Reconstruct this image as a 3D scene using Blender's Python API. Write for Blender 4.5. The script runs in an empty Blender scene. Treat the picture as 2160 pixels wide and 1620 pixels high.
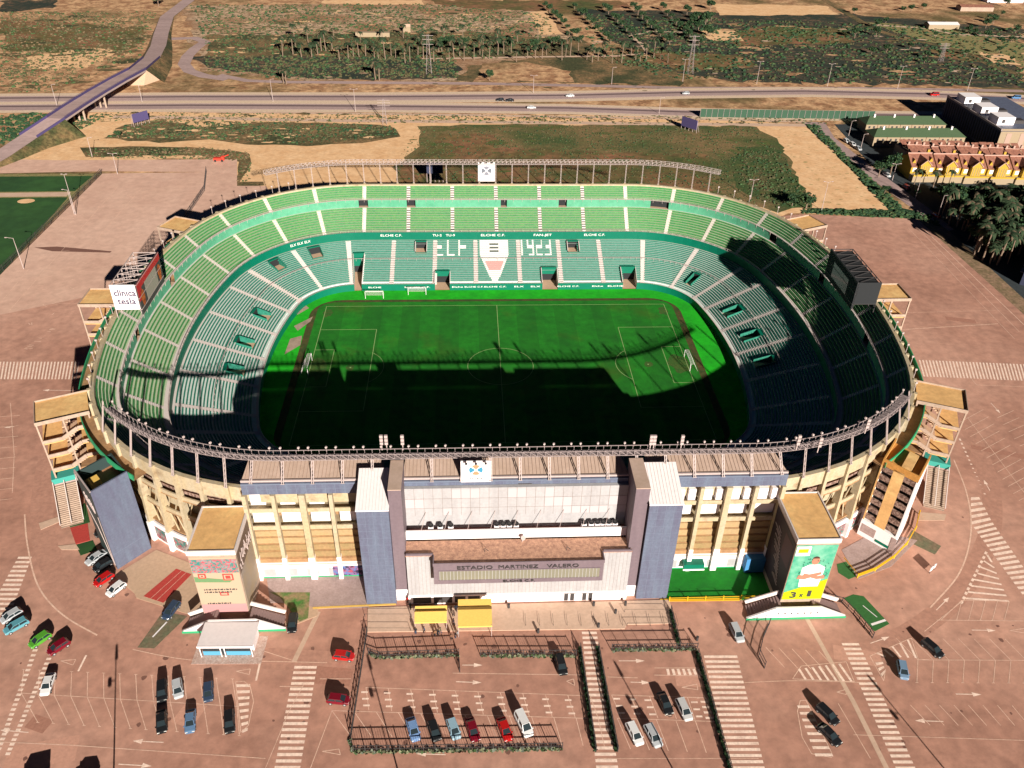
import bpy, math, random
import numpy as np
from mathutils import Matrix, Vector
R = math.radians
random.seed(7)
SC = bpy.context.scene
COL = SC.collection

# ---------------------------------------------------------------- camera
CAM = np.array([-8.13, -195.4, 130.6]); PT, YW, RL = R(34.94), R(3.35), R(1.25); FPX = 1780.0
def _axes():
    cp, sp, cy, sy = math.cos(PT), math.sin(PT), math.cos(YW), math.sin(YW)
    f = np.array([sy*cp, cy*cp, -sp]); r = np.array([cy, -sy, 0.0]); u = np.cross(r, f)
    c, s = math.cos(RL), math.sin(RL)
    return f, r*c+u*s, u*c-r*s
AF, AR, AU = _axes()
def G(px, py, z=0.0):
    """where the ray of a pixel of the 2160x1620 photograph meets the level z"""
    d = AF+AR*(px-1080)/FPX-AU*(py-810)/FPX
    return tuple((CAM+d*(z-CAM[2])/d[2]).tolist())
cam = bpy.data.objects.new('camera', bpy.data.cameras.new('camera')); COL.objects.link(cam)
m = Matrix.Identity(4)
for i in range(3):
    m[i][0], m[i][1], m[i][2], m[i][3] = AR[i], AU[i], -AF[i], CAM[i]
cam.matrix_world = m
cam.data.sensor_width = 36; cam.data.lens = FPX/2160*36; cam.data.clip_start = 1; cam.data.clip_end = 6000
SC.camera = cam

# ---------------------------------------------------------------- light
SUN_EL, SUN_AZ = 20.2, 162.5          # azimuth clockwise from +Y
w = bpy.data.worlds.new('World'); SC.world = w; w.use_nodes = True
nt = w.node_tree
sky = nt.nodes.new('ShaderNodeTexSky'); sky.sky_type = 'NISHITA'; sky.sun_disc = False
sky.sun_elevation = R(SUN_EL); sky.sun_rotation = R(SUN_AZ); sky.air_density = 0.06; sky.dust_density = 0.0; sky.ozone_density = 4.0
bg = nt.nodes['Background']; bg.inputs[1].default_value = 0.05
nt.links.new(sky.outputs[0], bg.inputs[0])
sd = bpy.data.lights.new('sun', 'SUN'); sd.energy = 5.0; sd.angle = R(0.5); sd.color = (1.0, 0.92, 0.82)
so = bpy.data.objects.new('sun', sd); COL.objects.link(so)
v = Vector((math.sin(R(SUN_AZ))*math.cos(R(SUN_EL)), math.cos(R(SUN_AZ))*math.cos(R(SUN_EL)), math.sin(R(SUN_EL))))
so.rotation_euler = v.to_track_quat('Z', 'Y').to_euler(); so.location = (60, -300, 200)
SC.view_settings.view_transform = 'Standard'; SC.view_settings.look = 'None'
SC.view_settings.exposure = 0.9; SC.view_settings.gamma = 1.0

# ---------------------------------------------------------------- materials
MATS = {}
def mat(name, col, rough=0.8, var=0.0, scale=0.3, col2=None, spec=0.3, metal=0.0, detail=4.0, mix2=None, emit=0.0, lo=0.35, hi=0.65, bump=0.0, aniso=None):
    """plain or noise-mixed surface in world coordinates; mix2=(colour, scale, lo, hi) lays a second noise over it"""
    if name in MATS: return MATS[name]
    mt = bpy.data.materials.new(name); mt.use_nodes = True; t = mt.node_tree; b = t.nodes['Principled BSDF']
    b.inputs['Roughness'].default_value = rough; b.inputs['Specular IOR Level'].default_value = spec; b.inputs['Metallic'].default_value = metal
    b.inputs['Base Color'].default_value = (*col, 1)
    if emit: b.inputs['Emission Color'].default_value = (*col, 1); b.inputs['Emission Strength'].default_value = emit
    if var or col2 or mix2:
        g = t.nodes.new('ShaderNodeNewGeometry')
        def noise(sc, dt, an=None):
            src = g.outputs['Position']
            if an:
                mp = t.nodes.new('ShaderNodeMapping'); mp.inputs['Scale'].default_value = an
                t.links.new(src, mp.inputs[0]); src = mp.outputs[0]
            n = t.nodes.new('ShaderNodeTexNoise'); n.inputs['Scale'].default_value = sc; n.inputs['Detail'].default_value = dt
            n.inputs['Roughness'].default_value = 0.62
            t.links.new(src, n.inputs['Vector']); return n
        def mix(a, c2, n, l, h):
            mr = t.nodes.new('ShaderNodeMapRange'); mr.inputs[1].default_value = l; mr.inputs[2].default_value = h
            t.links.new(n.outputs[0], mr.inputs[0])
            mx = t.nodes.new('ShaderNodeMix'); mx.data_type = 'RGBA'
            t.links.new(mr.outputs[0], mx.inputs[0])
            if isinstance(a, tuple): mx.inputs[6].default_value = (*a, 1)
            else: t.links.new(a, mx.inputs[6])
            mx.inputs[7].default_value = (*c2, 1); return mx.outputs[2]
        out = (col[0], col[1], col[2])
        if col2: out = mix(out, col2, noise(scale, detail, aniso), lo, hi)
        if mix2: out = mix(out, mix2[0], noise(mix2[1], 5.0), mix2[2], mix2[3])
        if var:
            n = noise(scale*3.7, 6.0)
            mr = t.nodes.new('ShaderNodeMapRange'); mr.inputs[1].default_value = 0.3; mr.inputs[2].default_value = 0.7
            mr.inputs[3].default_value = 1-var; mr.inputs[4].default_value = 1+var
            t.links.new(n.outputs[0], mr.inputs[0])
            vm = t.nodes.new('ShaderNodeVectorMath'); vm.operation = 'SCALE'
            if isinstance(out, tuple): vm.inputs[0].default_value = out
            else: t.links.new(out, vm.inputs[0])
            t.links.new(mr.outputs[0], vm.inputs['Scale']); out = vm.outputs[0]
        if not isinstance(out, tuple): t.links.new(out, b.inputs['Base Color'])
        if bump:
            n = noise(scale*8, 5.0); bp = t.nodes.new('ShaderNodeBump'); bp.inputs['Strength'].default_value = bump; bp.inputs['Distance'].default_value = 0.3
            t.links.new(n.outputs[0], bp.inputs['Height']); t.links.new(bp.outputs[0], b.inputs['Normal'])
    MATS[name] = mt
    return mt

asphalt = mat('asphalt', (.475, .248, .178), .9, .2, .11, (.36, .185, .132), mix2=((.575, .33, .245), .014, .44, .68), detail=7.0, bump=.1)
asphalt_sheen = mat('asphalt_sheen', (.64, .41, .31), .9, .13, .1, (.57, .35, .265), mix2=((.68, .45, .35), .02, .45, .7))  # sheen of the light at the back left, put into a paler asphalt colour
roadgrey = mat('road_asphalt', (.34, .24, .225), .85, .12, .15, (.42, .30, .28), aniso=(.05, 1, 1))
paint = mat('road_paint', (.86, .66, .54), .8, .2, .5, (.62, .38, .29), lo=.5, hi=.85)
paint_faint = mat('road_paint_worn', (.74, .50, .38), .8, .2, .6, (.54, .31, .23), lo=.45, hi=.8)
dirt = mat('dirt', (.56, .34, .18), .95, .45, .12, (.30, .15, .075), mix2=((.13, .095, .035), .012, .5, .64), lo=.42, hi=.6)
sand = mat('sand', (.80, .52, .29), .95, .16, .16, (.68, .40, .20), detail=6)
rust = mat('rust_soil', (.26, .115, .06), .95, .4, .07, (.15, .10, .035), mix2=((.06, .08, .02), .03, .42, .62))
scrubg = mat('scrub_ground', (.12, .095, .04), .95, .6, .22, (.26, .15, .07), mix2=((.05, .055, .02), .045, .42, .58))
darkveg = mat('dark_scrub_ground', (.032, .04, .024), .95, .6, .2, (.17, .095, .055), mix2=((.02, .03, .02), .03, .42, .6), lo=.46, hi=.64)
speckle = mat('speckled_plain', (.52, .36, .23), .95, .4, .3, (.16, .10, .055), mix2=((.30, .16, .085), .02, .45, .6), lo=.45, hi=.62)
turf = mat('turf', (.012, .20, .010), .9, .2, .12, (.008, .14, .008), mix2=((.055, .115, .008), .05, .55, .8))
turf_edge = mat('artificial_turf', (.010, .44, .010), .9, .14, .2, (.008, .32, .010))
turf_wear = mat('worn_turf', (.09, .062, .018), .95, .2, .3, (.03, .06, .012))
field_grass = mat('practice_grass', (.03, .095, .022), .9, .2, .06, (.018, .062, .018))
lawn = mat('lawn', (.006, .19, .012), .9, .12, .3, (.006, .14, .012))
grass_dry = mat('dry_grass', (.16, .18, .06), .9, .3, .5, (.3, .22, .1))
white = mat('white_paint', (.72, .66, .66), .6, .05, .4)
brightwhite = mat('bright_white', (.85, .8, .8), .5)
concrete = mat('concrete', (.40, .30, .23), .85, .14, .6, (.33, .24, .185), aniso=(1, 1, .12), mix2=((.25, .19, .15), .3, .55, .75))
stand_conc = mat('stand_concrete', (.30, .25, .22), .85, .15, .6, (.24, .19, .17))
tread_low = mat('pale_tread', (.60, .66, .62), .8, .1, .7, (.54, .60, .56))
tread_up = mat('green_tread', (.38, .50, .32), .8, .15, .7, (.42, .46, .30))
seat_low = mat('teal_seat', (.015, .15, .10), .55, .35, 1.3, (.03, .20, .14))
seat_up = mat('green_seat', (.035, .20, .07), .55, .35, 1.3, (.08, .25, .07))
seat_white = mat('white_seat', (.62, .58, .55), .5)
seat_pink = mat('pink_seat', (.62, .22, .2), .5)
seat_black = mat('black_seat', (.04, .05, .04), .5)
bandgreen = mat('green_fascia', (.0, .135, .08), .5, .06, .2)
walkgreen = mat('green_walkway_wall', (.07, .29, .17), .6, .1, .3, (.10, .34, .21))
stairwhite = mat('stair_concrete', (.60, .53, .50), .8, .12, 1.2)
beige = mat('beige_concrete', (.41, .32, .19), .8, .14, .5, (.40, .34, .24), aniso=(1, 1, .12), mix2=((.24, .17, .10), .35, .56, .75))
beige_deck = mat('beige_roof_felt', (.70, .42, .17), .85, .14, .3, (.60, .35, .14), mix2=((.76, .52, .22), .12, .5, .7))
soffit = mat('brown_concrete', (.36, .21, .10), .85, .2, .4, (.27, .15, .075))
pinkgrille = mat('pink_grille', (.30, .20, .16), .8, .25, 1.8, (.12, .07, .055), lo=.45, hi=.55)
roofdeck = mat('tan_metal_deck', (.50, .37, .30), .55, .06, .4, (.44, .32, .25))
deckrib = mat('deck_ridge', (.40, .28, .22), .6)
slate = mat('slate_cladding', (.095, .10, .15), .5, .12, .6, (.115, .14, .195), aniso=(1, 1, .15))
slatejoint = mat('slate_joint', (.14, .17, .23), .6)
mauve = mat('mauve_cladding', (.165, .125, .14), .6, .08, .5, (.14, .105, .12), aniso=(1, 1, .1))
panelw = mat('cream_panel', (.375, .365, .37), .5, .08, .5, (.32, .31, .315), aniso=(1, 1, .12))
paneljoint = mat('panel_joint', (.22, .18, .16), .6)
terrace = mat('terracotta_gravel', (.52, .30, .20), .95, .25, 1.2, (.31, .17, .12))
steel = mat('galvanised_steel', (.42, .33, .31), .5, .1, 1.0)
gantrysteel = mat('gantry_steel', (.27, .22, .215), .6, .15, .8)
steelp = mat('pale_pink_steel', (.42, .34, .32), .5, .1, .8)
steel_dark = mat('dark_steel', (.05, .045, .045), .5)
black = mat('black', (.012, .014, .016), .6)
dark = mat('dark_void', (.02, .022, .024), .9)
glass = mat('glass', (.02, .03, .035), .08, spec=.8)
glass_pale = mat('pale_glass', (.20, .19, .14), .15, spec=.6)
bluegl = mat('blue_glass', (.08, .3, .45), .2, spec=.6)
redm = mat('red_panel', (.45, .005, .012), .4)
orange = mat('orange_artwork', (.55, .14, .02), .5, .0, 1.2, (.2, .03, .01))
screen = mat('grey_screen', (.30, .27, .22), .4)
green_trim = mat('green_trim', (.03, .30, .13), .6)
yellow = mat('yellow_awning', (.72, .46, .11), .7, .08, .8)
yellowp = mat('yellow_railing', (.65, .36, .01), .6)
redcarpet = mat('red_pavement', (.42, .05, .04), .85, .15, .8)
paving = mat('grey_paving', (.40, .30, .28), .85, .15, .6, (.34, .25, .23))
plaza = mat('beige_paving', (.60, .42, .31), .85, .08, .4, (.54, .37, .27))
sandpave = mat('sand_paving', (.50, .34, .23), .85, .1, .4)
mural = mat('photo_mural', (.24, .2, .19), .6, .0, .9, (.04, .14, .12), mix2=((.25, .05, .07), 1.3, .5, .56), lo=.45, hi=.55)
leafA = mat('leaf_dark', (.018, .05, .02), .8, .3, .9)
leafB = mat('leaf_mid', (.045, .085, .028), .8, .3, .9)
leafC = mat('leaf_olive', (.07, .065, .028), .85, .3, .9)
leafD = mat('leaf_dry', (.16, .11, .06), .9, .3, .9)
palmleaf = mat('palm_leaf', (.02, .04, .02), .85, .3, .7, (.035, .052, .026), spec=.1)
palmdry = mat('palm_dry_frond', (.10, .075, .045), .9, .2, .7)
bark = mat('bark', (.20, .14, .10), .95, .2, 1.0)
roofgreen = mat('green_tile_roof', (.06, .10, .05), .8, .15, .6)
cream = mat('cream_render', (.30, .23, .15), .85, .06, .5)
yellowwall = mat('yellow_render', (.42, .27, .03), .8, .08, .5)
tile = mat('terracotta_tile', (.30, .13, .085), .85, .3, 1.0, (.17, .07, .05))
bluewall = mat('dark_slate_wall', (.035, .04, .075), .7, .2, .5)

# ---------------------------------------------------------------- mesh helpers
class MB:
    def __init__(s): s.v = []; s.f = []; s.m = []; s.x = None
    def frame(s, o=None, ex=(1, 0, 0), ey=(0, 1, 0), ez=(0, 0, 1)):
        s.x = None if o is None else tuple(np.array(a, float) for a in (o, ex, ey, ez)); return s
    def p(s, a):
        if s.x is not None:
            o, ex, ey, ez = s.x; a = o+ex*a[0]+ey*a[1]+ez*a[2]
        s.v.append((float(a[0]), float(a[1]), float(a[2]))); return len(s.v)-1
    def poly(s, pts, m=0):
        s.f.append(tuple(s.p(a) for a in pts)); s.m.append(m); return s
    def box(s, x0, x1, y0, y1, z0, z1, m=0):
        i = [s.p((x, y, z)) for z in (z0, z1) for y in (y0, y1) for x in (x0, x1)]
        for q in ((0, 2, 3, 1), (4, 5, 7, 6), (0, 1, 5, 4), (2, 6, 7, 3), (0, 4, 6, 2), (1, 3, 7, 5)):
            s.f.append(tuple(i[k] for k in q)); s.m.append(m)
        return s
    def bar(s, a, b, w=.1, h=None, m=0):
        a = np.array(a, float); b = np.array(b, float); h = h or w; d = b-a; n = np.linalg.norm(d)
        if n < 1e-6: return s
        d /= n; up = np.array([0, 0, 1.0]) if abs(d[2]) < .95 else np.array([0, 1.0, 0])
        x = np.cross(d, up); x /= np.linalg.norm(x); y = np.cross(x, d)
        i = [s.p(e+x*sx*w/2+y*sy*h/2) for e in (a, b) for sx, sy in ((-1, -1), (1, -1), (1, 1), (-1, 1))]
        for q in ((0, 1, 2, 3), (7, 6, 5, 4), (0, 4, 5, 1), (1, 5, 6, 2), (2, 6, 7, 3), (3, 7, 4, 0)):
            s.f.append(tuple(i[k] for k in q)); s.m.append(m)
        return s
    def tube(s, a, b, r0, r1=None, n=8, m=0, cap=True):
        a = np.array(a, float); b = np.array(b, float); r1 = r0 if r1 is None else r1; d = b-a; d /= np.linalg.norm(d)
        up = np.array([0, 0, 1.0]) if abs(d[2]) < .95 else np.array([0, 1.0, 0])
        x = np.cross(d, up); x /= np.linalg.norm(x); y = np.cross(x, d)
        A = [s.p(a+(x*math.cos(2*math.pi*k/n)+y*math.sin(2*math.pi*k/n))*r0) for k in range(n)]
        B = [s.p(b+(x*math.cos(2*math.pi*k/n)+y*math.sin(2*math.pi*k/n))*r1) for k in range(n)]
        for k in range(n):
            s.f.append((A[k], A[(k+1) % n], B[(k+1) % n], B[k])); s.m.append(m)
        if cap: s.f.append(tuple(B)); s.m.append(m); s.f.append(tuple(A[::-1])); s.m.append(m)
        return s
    def prism(s, pts, z0, z1, m=0, mt=None):
        n = len(pts); A = [s.p((a[0], a[1], z0)) for a in pts]; B = [s.p((a[0], a[1], z1)) for a in pts]
        s.f.append(tuple(B)); s.m.append(m if mt is None else mt); s.f.append(tuple(A[::-1])); s.m.append(m)
        for k in range(n): s.f.append((A[k], A[(k+1) % n], B[(k+1) % n], B[k])); s.m.append(m)
        return s
    def build(s, name, mats, parent=None, smooth=False, loc=None, **tags):
        me = bpy.data.meshes.new(name); v = s.v
        if loc is not None: v = [(a[0]-loc[0], a[1]-loc[1], a[2]-loc[2]) for a in v]
        me.from_pydata(v, [], s.f)
        for q in (mats if isinstance(mats, (list, tuple)) else [mats]): me.materials.append(q)
        me.polygons.foreach_set('material_index', s.m)
        if smooth: me.polygons.foreach_set('use_smooth', [True]*len(s.f))
        me.update()
        o = bpy.data.objects.new(name, me); COL.objects.link(o)
        if loc is not None: o.location = loc
        if parent is not None: o.parent = parent
        return tag(o, **tags)
def split_build(mb, name, mats, parent):
    """each connected run of faces becomes a part of its own"""
    key = {}; par = {}
    def find(a):
        while par[a] != a: par[a] = par[par[a]]; a = par[a]
        return a
    for f in mb.f:
        ks = [tuple(round(c, 2) for c in mb.v[i]) for i in f]
        for k in ks: par.setdefault(k, k)
        for k in ks[1:]: par[find(k)] = find(ks[0])
    runs = {}
    for f, m in zip(mb.f, mb.m): runs.setdefault(find(tuple(round(c, 2) for c in mb.v[f[0]])), []).append((f, m))
    for r in runs.values():
        q = MB()
        for f, m in r: q.poly([mb.v[i] for i in f], m)
        q.build(name, mats, parent)
def tag(o, label=None, cat=None, group=None, kind=None):
    for k, q in (('label', label), ('category', cat), ('group', group), ('kind', kind)):
        if q: o[k] = q
    return o
def thing(name, label, cat, loc=(0, 0, 0), rz=0, group=None):
    o = bpy.data.objects.new(name, None); COL.objects.link(o); o.location = loc; o.rotation_euler = (0, 0, rz); o.empty_display_size = .5
    return tag(o, label, cat, group)
KIDS = {}
def copy_tree(o, parent=None, loc=None, rz=None, label=None, scale=None):
    c = o.copy(); COL.objects.link(c)
    if parent is not None: c.parent = parent
    if loc is not None: c.location = loc
    if rz is not None: c.rotation_euler = (0, 0, rz)
    if scale is not None: c.scale = (scale,)*3
    if label: c['label'] = label
    for k in list(KIDS.get(o.name, [x for x in bpy.data.objects if x.parent == o])): copy_tree(k, c)
    return c
def text(s, name, size, o, ex, ez, m, parent=None, width=None, depth=.05, bold=0, **tags):
    """raised lettering, centred on o, running along ex with its height along ez"""
    cu = bpy.data.curves.new(name, 'FONT'); cu.body = s; cu.size = size; cu.extrude = depth; cu.align_x = 'CENTER'; cu.align_y = 'CENTER'; cu.resolution_u = 2; cu.offset = bold
    t = bpy.data.objects.new(name, cu); COL.objects.link(t); dg = bpy.context.evaluated_depsgraph_get()
    me = bpy.data.meshes.new_from_object(t.evaluated_get(dg)); bpy.data.objects.remove(t)
    ex = Vector(ex).normalized(); ez = Vector(ez).normalized(); n = ex.cross(ez)
    sx = 1.0
    if width:
        xs = [a.co.x for a in me.vertices]; sx = width/(max(xs)-min(xs))
    M = Matrix(((ex.x*sx, ez.x, n.x, o[0]), (ex.y*sx, ez.y, n.y, o[1]), (ex.z*sx, ez.z, n.z, o[2]), (0, 0, 0, 1)))
    me.transform(M); me.materials.clear(); me.materials.append(m)
    r = bpy.data.objects.new(name, me); COL.objects.link(r)
    if parent is not None: r.parent = parent
    return tag(r, **tags)

# ================================================================ THE GROUND
NP = 0
def poly_ground(name, px, m, z, jit=0.0, step=6.0, world=False, kind='structure'):
    """a flat patch; its outline is given where it lies on the ground and roughened by jit metres"""
    P = [np.array(a if world else G(*a), float)[:2] for a in px]; out = []
    rr = random.Random(name+str(len(px)))
    for i, a in enumerate(P):
        b = P[(i+1) % len(P)]; n = max(1, int(np.linalg.norm(b-a)/step)) if jit else 1
        for k in range(n):
            q = a+(b-a)*k/n
            if jit: q = q+np.array([rr.uniform(-jit, jit), rr.uniform(-jit, jit)])
            out.append((q[0], q[1], z))
    global NP; NP += 1; out = [(a[0], a[1], a[2]+NP*1e-4) for a in out]
    mb = MB(); mb.poly(out); o = mb.build(name, m, kind=kind)
    return o
mb = MB(); mb.poly([(-3000, -900, -.06), (3000, -900, -.06), (3000, 4000, -.06), (-3000, 4000, -.06)])
mb.build('ground', dirt, kind='structure')
def pg(name, px, m, lv, jit=0, step=6): return poly_ground(name, px, m, -.05+lv*.006, jit, step)

# far plain
pg('scrubland', [(380, 12), (850, 8), (1130, 20), (1250, 110), (960, 160), (980, 172), (600, 168), (430, 150), (400, 70)], speckle, 1, 3)
pg('scrubland', [(440, 74), (1000, 66), (1240, 84), (1250, 118), (430, 130)], scrubg, 2, 4)
pg('dark_field', [(380, 120), (700, 118), (960, 128), (975, 165), (760, 168), (560, 160), (440, 140)], darkveg, 2, 3)
pg('rust_field', [(900, 0), (1300, 0), (1340, 16), (1180, 25), (940, 14)], rust, 1, 4)
pg('dark_field', [(1220, 20), (1800, 30), (2160, 60), (2160, 182), (1960, 180), (1560, 172), (1400, 150), (1300, 90)], darkveg, 2, 4)
pg('rust_field', [(1500, 72), (1640, 52), (1790, 62), (1800, 90), (1640, 96), (1560, 96)], rust, 3, 3)
pg('rust_field', [(1320, 100), (1420, 108), (1560, 118), (1600, 140), (1440, 150), (1300, 118)], rust, 3, 3)
pg('rust_field', [(1150, 120), (1330, 120), (1420, 150), (1440, 180), (1240, 176), (960, 172), (985, 140)], scrubg, 3, 3)
pg('bare_field', [(1118, 25), (1152, 22), (1185, 72), (1140, 74)], sand, 4, 1)
pg('bare_field', [(1500, 8), (1740, 12), (1768, 30), (1640, 32), (1520, 32)], sand, 4, 2)
pg('bare_field', [(1470, 62), (1548, 66), (1566, 86), (1500, 84)], sand, 4, 2)
pg('bare_field', [(680, 0), (892, 0), (890, 10), (684, 8)], sand, 4, 2)
pg('bare_field', [(1000, 172), (1020, 135), (1110, 130), (1200, 150), (1215, 172)], dirt, 5, 2)
pg('bare_field', [(1820, 45), (2010, 62), (2160, 92), (2160, 140), (2030, 108), (1900, 70)], grass_dry, 4, 2)
pg('bare_field', [(1960, 104), (2040, 106), (2080, 132), (1990, 122)], rust, 5, 2)
pg('bare_field', [(2060, 108), (2130, 118), (2155, 138), (2090, 132)], sand, 5, 2)
pg('rust_field', [(0, 40), (180, 50), (320, 60), (260, 120), (120, 110), (0, 105)], rust, 1, 4)
pg('bare_field', [(60, 120), (180, 100), (250, 110), (180, 140), (60, 150)], sand, 2, 3)
pg('dark_field', [(0, 0), (120, 0), (118, 16), (0, 26)], darkveg, 2, 3)
# between the highway and the stadium
pg('sand_field', [(200, 236), (1470, 244), (1700, 262), (1905, 445), (1500, 460), (500, 480), (500, 330), (0, 345), (60, 300), (150, 262)], sand, 2, 2)
pg('scrub_field', [(222, 292), (262, 262), (340, 254), (430, 268), (560, 258), (700, 260), (830, 266), (842, 286), (760, 304), (640, 308), (520, 306), (440, 292), (330, 300)], scrubg, 3, 1.5)
pg('scrub_field', [(170, 312), (300, 308), (430, 312), (525, 322), (528, 345), (500, 385), (560, 382), (560, 392), (494, 395), (505, 340), (400, 326), (180, 330)], scrubg, 3, 1)
pg('scrub_field', [(885, 268), (1000, 262), (1300, 262), (1590, 266), (1632, 290), (1670, 350), (1712, 436), (1640, 446), (1520, 430), (860, 420), (830, 352), (888, 310)], mat('green_brown_scrub', (.13, .115, .04), .95, .5, .3, (.23, .14, .065), mix2=((.06, .085, .024), .03, .44, .62)), 3, 2)
pg('rust_field', [(930, 282), (1040, 285), (1050, 312), (1300, 322), (1500, 326), (1500, 400), (860, 400), (840, 350), (900, 312)], rust, 4, 2)
pg('green_field', [(1540, 345), (1560, 310), (1640, 305), (1670, 350), (1712, 436), (1650, 442), (1560, 395)], mat('green_scrub', (.03, .075, .018), .95, .5, .3, (.07, .085, .025), mix2=((.13, .09, .04), .05, .5, .68)), 5, 2)
pg('verge', [(1698, 262), (1722, 262), (1800, 345), (1905, 440), (1960, 450), (2000, 490), (1936, 464), (1690, 446), (1715, 438), (1880, 444), (1860, 420)], leafA, 6, 1)
pg('verge', [(1480, 228), (2160, 238), (2160, 262), (1850, 262), (1480, 250)], dirt, 6, 1)
# estate on the right
pg('estate_ground', [(1760, 262), (2160, 258), (2260, 620), (2160, 665), (1990, 480), (1900, 400), (1830, 340)], mat('estate_ground', (.035, .045, .05), .9, .3, .2), 6, 0)
pg('street', [(1690, 256), (1740, 258), (1760, 290), (1830, 345), (1960, 440), (2012, 484), (1998, 488), (1950, 458), (1800, 350), (1735, 300)], roadgrey, 7)
pg('verge', [(1932, 464), (1956, 456), (2003, 488), (2175, 644), (2175, 676)], mat('olive_verge', (.16, .12, .06), .95, .4, .3, (.30, .19, .12)), 8)

# patches of bare and rusty soil strewn over the plain
def strew(name, px, n, s0, s1, m, lv, seed):
    rr = random.Random(seed); P = [G(*a)[:2] for a in px]; xs = [a[0] for a in P]; ys = [a[1] for a in P]; mb = MB(); k = 0
    while k < n:
        x, y = rr.uniform(min(xs), max(xs)), rr.uniform(min(ys), max(ys)); c = False; j = len(P)-1
        for i in range(len(P)):
            if (P[i][1] > y) != (P[j][1] > y) and x < (P[j][0]-P[i][0])*(y-P[i][1])/(P[j][1]-P[i][1])+P[i][0]: c = not c
            j = i
        if not c: continue
        s = rr.uniform(s0, s1)*rr.uniform(.3, 1); k += 1; a0 = rr.uniform(0, 3); e = rr.uniform(.25, .6)
        mb.poly([(x+s*rr.uniform(.6, 1.2)*math.cos(a*.5236+.0), y+s*e*rr.uniform(.6, 1.2)*math.sin(a*.5236), -.05+lv*.006+k*1e-4) for a in range(12)])
    mb.build(name, m, kind='structure')
strew('bare_soil', [(1240, 40), (2160, 66), (2160, 180), (1560, 170), (1400, 150), (1250, 100)], 150, 1.5, 9, dirt, 7, 1)
strew('bare_soil', [(1240, 40), (2160, 66), (2160, 180), (1560, 170), (1400, 150), (1250, 100)], 60, 1, 5, plaza, 11, 2)
strew('bare_soil', [(390, 14), (1120, 22), (1180, 110), (440, 120)], 170, 1, 7, sand, 7, 3)
strew('dark_soil', [(390, 14), (1120, 22), (1180, 110), (440, 120)], 130, 1, 8, scrubg, 11, 4)
strew('dark_soil', [(0, 24), (330, 25), (300, 120), (110, 195), (0, 195)], 120, 2, 12, scrubg, 7, 5)
strew('bare_soil', [(440, 118), (960, 122), (975, 165), (600, 168)], 60, 1, 5, speckle, 7, 6)
strew('olive_soil', [(890, 266), (1590, 266), (1670, 350), (1700, 430), (1520, 425), (860, 400), (830, 352)], 170, 1, 7, mat('olive_soil', (.06, .11, .022), .95, .5, .4, (.13, .09, .035)), 8, 7)
strew('bare_soil', [(890, 300), (1490, 320), (1500, 395), (860, 400)], 130, .5, 3.5, rust, 14, 8)
strew('bare_soil', [(240, 268), (810, 272), (820, 286), (640, 304), (260, 292)], 70, .5, 4, sand, 8, 9)
strew('weedy_soil', [(1620, 275), (1700, 268), (1880, 436), (1730, 436)], 110, .3, 1.6, mat('weedy_sand', (.48, .36, .17), .95, .3, .6, (.30, .24, .10)), 6, 10)
strew('weedy_soil', [(210, 236), (2160, 250), (2160, 262), (210, 258)], 160, .5, 4, scrubg, 13, 11)
strew('weedy_soil', [(300, 168), (2160, 186), (2160, 193), (300, 190)], 90, .5, 3, scrubg, 12, 12)
# practice fields on the left
pg('practice_field', [(-200, 368), (216, 366), (200, 372), (-60, 640), (-300, 640)], grass_dry, 4)
pg('practice_field', [(-200, 374), (195, 371), (158, 403), (-200, 407)], field_grass, 6)
pg('practice_field', [(-200, 419), (143, 416), (140, 420), (8, 572), (-60, 640), (-300, 640)], field_grass, 6)
pg('practice_path', [(-200, 409), (150, 405), (140, 414), (-200, 417)], plaza, 5)
mb = MB(); c = G(55, 424); mb.prism([(c[0]+3.2*math.cos(a/8*math.pi), c[1]+2.2*math.sin(a/8*math.pi)) for a in range(16)], -.02, -.005); mb.build('sand_circle', sand, kind='structure')

# car parks: the one behind with the light's sheen put into its paler colour, the redder main apron round the stadium
pg('car_park', [(216, 366), (435, 363), (500, 335), (500, 392), (560, 392), (700, 560), (500, 800), (-300, 820), (-60, 640)], asphalt_sheen, 7)
pg('service_road', [(0, 335), (120, 338), (490, 336), (497, 392), (430, 392), (435, 363), (220, 361), (-20, 366)], asphalt_sheen, 8)
poly_ground('apron', [(-260, 32), (-150, 30), (-90, 60), (90, 97)]+[G(*a)[:2] for a in [(1690, 452), (1935, 462), (2165, 668)]]+[(260, 10), (260, -260), (-260, -260)], asphalt, 0.0, world=True)

def road(name, pts, wd, m, lv, step=None, world=False):
    global NP; NP += 1
    P = [np.array(G(*a)) if not world else np.array(a, float) for a in pts]; mb = MB(); L = []; Rr = []
    for i, a in enumerate(P):
        d = (P[min(i+1, len(P)-1)]-P[max(i-1, 0)])[:2]; d /= np.linalg.norm(d); n = np.array([-d[1], d[0]])
        z = -.05+lv*.006+NP*1e-4
        L.append((*(a[:2]+n*wd/2), z)); Rr.append((*(a[:2]-n*wd/2), z))
    for i in range(len(P)-1): mb.poly([Rr[i], Rr[i+1], L[i+1], L[i]])
    return mb.build(name, m, kind='structure')
HW1 = [(-200, 210), (0, 209), (400, 206), (800, 206), (1200, 203), (1440, 197), (1700, 194), (1960, 200), (2160, 210), (2400, 225)]
HW2 = [(-200, 228), (0, 227), (400, 224), (800, 226), (1200, 230), (1440, 238), (1700, 243), (2160, 248), (2400, 250)]
verge = mat('pale_verge', (.62, .47, .34), .9, .2, .3)
road('highway_verge', HW1, 19, verge, 10); road('highway_verge', HW2, 17, verge, 10)
road('highway', HW1, 10.5, roadgrey, 12); road('highway', HW2, 10, roadgrey, 12)
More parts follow.
